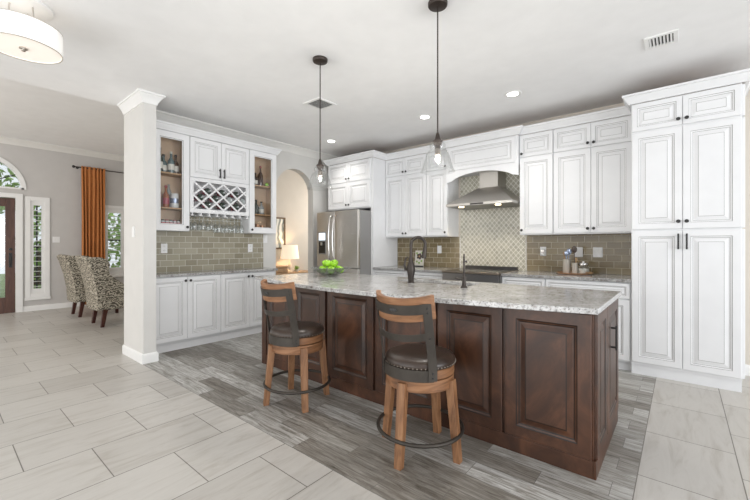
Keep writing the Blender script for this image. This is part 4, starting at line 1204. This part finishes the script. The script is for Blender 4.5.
# ------------------------------------------------------------ bar stools (thing faces +y, back at -y)
def stool(loc, rz, leg_rot, label):
    t = thing('bar_stool', loc, label, 'stool', rz, 'swivel bar stools at the island')
    B().lathe([(0.205, 0.425), (0.210, 0.43), (0.210, 0.487), (0.206, 0.492), (0.165, 0.492), (0.165, 0.425)], seg=40).build('apron', 'oak_h', t)
    B().lathe([(0.05, 0.484), (0.19, 0.493), (0.205, 0.498), (0.212, 0.505), (0.212, 0.548), (0.205, 0.556), (0.001, 0.557)], seg=40).build('swivel_ring', 'oak_h', t)
    cu = B().lathe([(0.20, 0.552), (0.214, 0.556), (0.219, 0.572), (0.217, 0.588), (0.205, 0.603), (0.17, 0.616), (0.10, 0.624), (0.001, 0.627)], seg=44).build('cushion', 'leather', t)
    b = B()
    for k in range(56):
        a = 2 * PI * k / 56; b.sphere((0.2185 * math.cos(a), 0.2185 * math.sin(a), 0.567), 0.005, 6, 4)
    nl = b.build('nailhead_trim', 'nail', cu); nl['kind'] = 'stuff'
    for k in range(4):
        a = leg_rot + k * PI / 2
        u = Vector((math.cos(a), math.sin(a), 0)); v = Vector((-u.y, u.x, 0))
        def ring(r, z, hh, ht): return [tuple(u * (r + su * hh) + v * (sv * ht) + Vector((0, 0, z))) for su, sv in ((-1, -1), (1, -1), (1, 1), (-1, 1))]
        b = B(); b.hexa(ring(0.252, 0.0, 0.021, 0.023), ring(0.205, 0.478, 0.025, 0.027))
        b.build('leg', 'oak', t, 0.004)
    B().tube([(0.262 * math.cos(2 * PI * k / 40), 0.262 * math.sin(2 * PI * k / 40), 0.155) for k in range(40)], 0.0115, 10, closed=True).build('footrest_ring', 'gun', t)
    A0, A1 = -PI / 2 - 0.85, -PI / 2 + 0.85
    ln = 0.20; zr = 0.53
    fr = B(); fr.arcstrip(0.2215, 0.2265, 0.495, 0.562, A0 - 0.04, A1 + 0.04, 24); fr.build('seat_bracket', 'gun', t)
    for sgn, a in ((-1, A0), (1, A1)):
        b = B(); n = 10; vs = []; fs = []
        for i in range(n + 1):
            z = 0.50 + 0.45 * i / n; off = ln * max(0, z - 0.58)
            for (r, da) in ((0.2265, -0.115), (0.2265, 0.115), (0.2325, 0.115), (0.2325, -0.115)):
                vs.append((r * math.cos(a + da), r * math.sin(a + da) - off, z))
        for i in range(n):
            for j in range(4): p, q = i * 4 + j, i * 4 + (j + 1) % 4; fs.append((p, q, q + 4, p + 4))
        fs += [(3, 2, 1, 0), tuple(n * 4 + j for j in range(4))]
        b.add(vs, fs); b.build('back_post', 'gun', t, 0.0015)
    zf = lambda z: ln * (z - 0.58)
    tr = B().arcstrip(0.196, 0.226, 0.84, 0.978, A0 - 0.24, A1 + 0.24, 24, lean=ln, zref=0.58, bow=0.022).build('top_rail', 'oak_h', t, 0.004)
    B().arcstrip(0.2265, 0.2325, 0.882, 0.938, A0, A1, 24, lean=ln, zref=0.58, bow=0.012).build('back_band', 'gun', t)
    B().arcstrip(0.2265, 0.2325, 0.728, 0.768, A0, A1, 24, lean=ln, zref=0.58, bow=0.018).build('lower_slat', 'gun', t)
    em = B()
    for (dx, dz_) in ((-0.016, 0.0), (0.0, 0.004), (0.016, 0.0)):
        em.lathe([(0.009, 0), (0.009, -0.004), (0.001, -0.006)], (dx, -0.2325 - zf(0.91) + 0.0005, 0.91 + dz_), 10, 1)
    em.box(-0.02, 0.02, -0.2362 - zf(0.91), -0.2320 - zf(0.91), 0.904, 0.911)
    em.build('badge', 'black', t)
    b = B()
    for a in (A0, A1):
        for z in (0.52, 0.545, 0.75, 0.898, 0.925):
            off = ln * max(0, z - 0.58)
            b.sphere((0.2335 * math.cos(a), 0.2335 * math.sin(a) - off, z), 0.0055, 8, 4)
    b.build('bolts', 'black', t)['kind'] = 'stuff'
    return t
stool((-1.262, 1.96, 0), 0.05, 0.03, 'oak swivel bar stool nearer the right end of the island, closest to the camera')
stool((-2.445, 1.94, 0), 0.0, 1.13, 'oak swivel bar stool at the far left end of the island')

# ------------------------------------------------------------ pendants, ceiling lamp, downlights, vents
def pendant(x, y, label):
    t = thing('pendant_light', (x, y, CZ), label, 'lamp', 0, 'pendants over the island')
    B().lathe([(0.001, -0.034), (0.03, -0.033), (0.062, -0.026), (0.066, -0.02), (0.066, -0.0005)], seg=28).build('canopy', 'brown_metal', t)
    B().tube([(0, 0, -0.03), (0, 0, -0.91)], 0.0048, 8).build('stem', 'brown_metal', t)
    B().lathe([(0.018, -0.985), (0.022, -0.98), (0.032, -0.955), (0.034, -0.945), (0.02, -0.93), (0.012, -0.90), (0.006, -0.885)], seg=24).build('cap', 'brown_metal', t)
    B().lathe([(0.016, -1.04), (0.019, -1.035), (0.019, -0.985)], seg=16).build('socket', 'gun', t)
    B().lathe([(0.118, -1.155), (0.105, -1.135), (0.092, -1.09), (0.080, -1.045), (0.066, -1.015), (0.05, -1.003), (0.055, -0.985), (0.052, -0.965), (0.030, -0.952)], seg=36, cap=False).build('glass_shade', 'glass', t)
    B().lathe([(0.001, -1.104), (0.012, -1.102), (0.023, -1.09), (0.026, -1.075), (0.022, -1.06), (0.014, -1.048), (0.013, -1.035)], seg=18).build('bulb', 'clear_bulb', t)
    d = bpy.data.lights.new('bulb_light', 'POINT'); d.energy = 13; d.color = (1.0, 0.95, 0.88); d.shadow_soft_size = 0.019
    o = bpy.data.objects.new('bulb_light', d); COL.objects.link(o); o.parent = t; o.location = (0, 0, -1.078)
pendant(-2.468, 2.21, 'clear glass bell pendant farther from the camera, over the left of the island')
pendant(-1.279, 2.21, 'clear glass bell pendant nearer the camera, over the right of the island')

t = thing('drum_ceiling_light', (-3.486, 0.409, CZ), 'lit white drum ceiling light in the upper left corner', 'lamp')
B().lathe([(0.15, -0.022), (0.158, -0.018), (0.16, -0.0005)], seg=36).build('canopy', 'trim', t)
B().lathe([(0.205, -0.305), (0.208, -0.305), (0.208, -0.155), (0.205, -0.155)], seg=48, cap=False).build('drum_shade', 'drum', t)
B().lathe([(0.001, -0.296), (0.203, -0.296), (0.203, -0.290), (0.001, -0.290)], seg=48).build('diffuser', 'drum_glass', t)
b = B()
for r in (0.2065,):
    for z in (-0.305, -0.155): b.tube([(r * math.cos(2 * PI * k / 48), r * math.sin(2 * PI * k / 48), z) for k in range(48)], 0.0035, 6, closed=True)
b.build('rim_trim', 'steel', t)
b = B()
for k in range(3):
    a = 0.6 + k * 2 * PI / 3; b.tube([(0.07 * math.cos(a), 0.07 * math.sin(a), -0.02), (0.09 * math.cos(a), 0.09 * math.sin(a), -0.29)], 0.005, 8)
b.build('support_rods', 'steel', t)
B().lathe([(0.001, -0.322), (0.012, -0.318), (0.008, -0.308), (0.024, -0.304), (0.024, -0.296)], seg=20).build('finial', 'steel', t)
for k in range(2):
    B().sphere(((-0.1, 0.1)[k], 0.05, -0.22), 0.02).build('bulb', 'drum_glass', t)
d = bpy.data.lights.new('drum_light', 'POINT'); d.energy = 0.12; d.color = (1.0, 0.95, 0.88); d.shadow_soft_size = 0.06
o = bpy.data.objects.new('drum_light', d); COL.objects.link(o); o.parent = t; o.location = (0, 0, -0.13)

for (x, y, lab) in ((-1.415, 4.06, 'recessed ceiling downlight nearest the pantry, rightmost of three'), (-2.538, 4.06, 'recessed ceiling downlight in front of the hood, middle of three'), (-4.262, 4.05, 'recessed ceiling downlight near the fridge, leftmost of three')):
    t = thing('downlight', (x, y, CZ), lab, 'ceiling light', 0, 'recessed downlights')
    B().lathe([(0.058, -0.004), (0.085, -0.008), (0.092, -0.003), (0.092, -0.0005)], seg=32, cap=False).build('trim_ring', 'trim', t)
    B().lathe([(0.060, -0.004), (0.060, -0.001)], seg=28).build('lens', 'downlight', t)
    d = bpy.data.lights.new('downlight_beam', 'SPOT'); d.energy = 30; d.color = (1.0, 0.96, 0.9); d.spot_size = math.radians(130); d.spot_blend = 0.8; d.shadow_soft_size = 0.06
    o = bpy.data.objects.new('downlight_beam', d); COL.objects.link(o); o.parent = t; o.location = (0, 0, -0.02)

def vent(x, y, wx, wy, label, rz=0.0):
    t = thing('ceiling_vent', (x, y, CZ), label, 'vent', rz, 'ceiling air vents')
    b = B(); f = 0.03; hx, hy = wx / 2, wy / 2
    b.box(-hx, hx, -hy, -hy + f, -0.012, -0.0005); b.box(-hx, hx, hy - f, hy, -0.012, -0.0005); b.box(-hx, -hx + f, -hy + f, hy - f, -0.012, -0.0005); b.box(hx - f, hx, -hy + f, hy - f, -0.012, -0.0005)
    b.build('frame', 'trim', t, 0.002)
    B().box(-hx + f, hx - f, -hy + f, hy - f, -0.002, -0.0005).build('duct_opening', 'dark', t)
    n = int((wx - 2 * f) / 0.022)
    for i in range(n):
        xx = -hx + f + (i + 0.5) * (wx - 2 * f) / n
        b = B(); b.hexa([(xx - 0.008, -hy + f, -0.013), (xx - 0.005, -hy + f, -0.013), (xx - 0.005, hy - f, -0.013), (xx - 0.008, hy - f, -0.013)],
                        [(xx + 0.002, -hy + f, -0.002), (xx + 0.005, -hy + f, -0.002), (xx + 0.005, hy - f, -0.002), (xx + 0.002, hy - f, -0.002)])
        b.build('slat', 'trim', t, smooth=False)
vent(-0.125, 3.75, 0.215, 0.22, 'white slatted ceiling vent near the pantry')
vent(-3.24, 2.90, 0.28, 0.28, 'square ceiling vent behind the farther pendant rod', PI / 2)

# ------------------------------------------------------------ dining room: curtain, chairs
t = thing('curtain_rod', (DX + 0.10, 1.91, 2.915), 'black curtain rod over the dining window', 'curtain rod')
B().tube([(0, 0, 0), (0, 1.34, 0)], 0.011, 10).build('rod', 'black', t)
for y in (-0.02, 1.36): B().sphere((0, y, 0), 0.028).build('finial', 'black', t)
for y in (0.06, 1.28): b = B(); b.tube([(0, y, 0), (-0.099, y, 0)], 0.007, 8); b.lathe([(0.025, -0.0995), (0.025, -0.09)], (0, y, 0), 12, 0); b.build('bracket', 'black', t)
b = B(); n = 72; vs = []; fs = []
zz = [0.03, 0.9, 1.8, 2.4, 2.86, 2.945]
for j, z in enumerate(zz):
    for i in range(n + 1):
        u = i / n; amp = 0.045 * (1 - 0.35 * (z > 2.8))
        y = 2.015 + 0.425 * u + (0.012 * math.sin(9 * u + z))
        vs.append((DX + 0.105 + amp * math.sin(u * 2 * PI * 6.5) * (0.8 + 0.2 * math.sin(5 * u + z)), y, z))
for j in range(len(zz) - 1):
    for i in range(n): a = j * (n + 1) + i; fs.append((a, a + 1, a + n + 2, a + n + 1))
b.add(vs, fs); o = b.build('curtain', 'orange'); sm = o.modifiers.new('thickness', 'SOLIDIFY'); sm.thickness = 0.004
tag(o, 'burnt orange pleated curtain panel hanging beside the dining window', 'curtain')

def wing_chair(loc, rz, label):
    t = thing('wing_chair', loc, label, 'chair', rz, 'patterned wing dining chairs')
    hw = 0.335
    B().box(-hw + 0.02, hw - 0.02, 0.0, 0.60, 0.27, 0.50).build('seat', 'damask', t, 0.03)
    # raked back with rolled top
    n = 12; prof = []
    outer = [(-0.10, 0.265), (-0.115, 0.50), (-0.155, 0.75), (-0.22, 1.02), (-0.25, 1.09), (-0.235, 1.125), (-0.19, 1.12), (-0.15, 1.06), (-0.03, 0.78), (0.06, 0.52), (0.08, 0.32)]
    b = B(); vs = []; fs = []
    xs_ = [-1, -0.9, -0.5, 0, 0.5, 0.9, 1]
    for x in xs_:
        for (y, z) in outer:
            fl = 1 + 0.14 * max(0, (z - 0.5) / 0.6)
            vs.append((x * (hw - 0.01) * fl, y + 0.02 * x * x, z - 0.02 * x * x * (z > 1.0)))
    k = len(outer)
    for i in range(len(xs_) - 1):
        for j in range(k): a, c = i * k + j, i * k + (j + 1) % k; fs.append((a, c, c + k, a + k))
    fs += [tuple(range(k))[::-1], tuple(range((len(xs_) - 1) * k, len(xs_) * k))]
    b.add(vs, fs); b.build('backrest', 'damask', t, 0.012)
    wing = [(-0.20, 1.10), (-0.06, 1.10), (0.03, 1.06), (0.07, 0.98), (0.05, 0.90), (0.07, 0.82), (0.16, 0.74), (0.26, 0.66), (0.36, 0.60), (0.40, 0.52), (0.36, 0.46), (0.0, 0.44)]
    for s_ in (-1, 1):
        b = B(); vs = []; k = len(wing)
        for dx in (0.0, 0.06):
            for (y, z) in wing:
                fl = hw * (0.97 + 0.14 * max(0, (z - 0.5) / 0.6)) - 0.055
                vs.append((s_ * (fl + dx), y, z))
        fs = [tuple(range(k)), tuple(range(k, 2 * k))[::-1]] + [(i, (i + 1) % k, k + (i + 1) % k, k + i) for i in range(k)]
        b.add(vs, fs); b.build('wing', 'damask', t, 0.015)
    for (x, y0, y1) in ((-0.25, -0.01, 0.035), (0.25, -0.01, 0.035), (-0.25, 0.55, 0.54), (0.25, 0.55, 0.54)):
        b = B(); f = lambda c, yy, z, r: [(c - r, yy - r, z), (c + r, yy - r, z), (c + r, yy + r, z), (c - r, yy + r, z)]
        b.hexa(f(x, y0, 0, 0.023), f(x, y1, 0.305, 0.032)); b.build('leg', 'mahogany', t, 0.003)
    return t
wing_chair((-8.50, 1.71, 0), 0.0, 'scroll patterned wing chair nearer the front door')
wing_chair((-7.20, 1.72, 0), 0.0, 'scroll patterned wing chair nearer the grey stub wall')
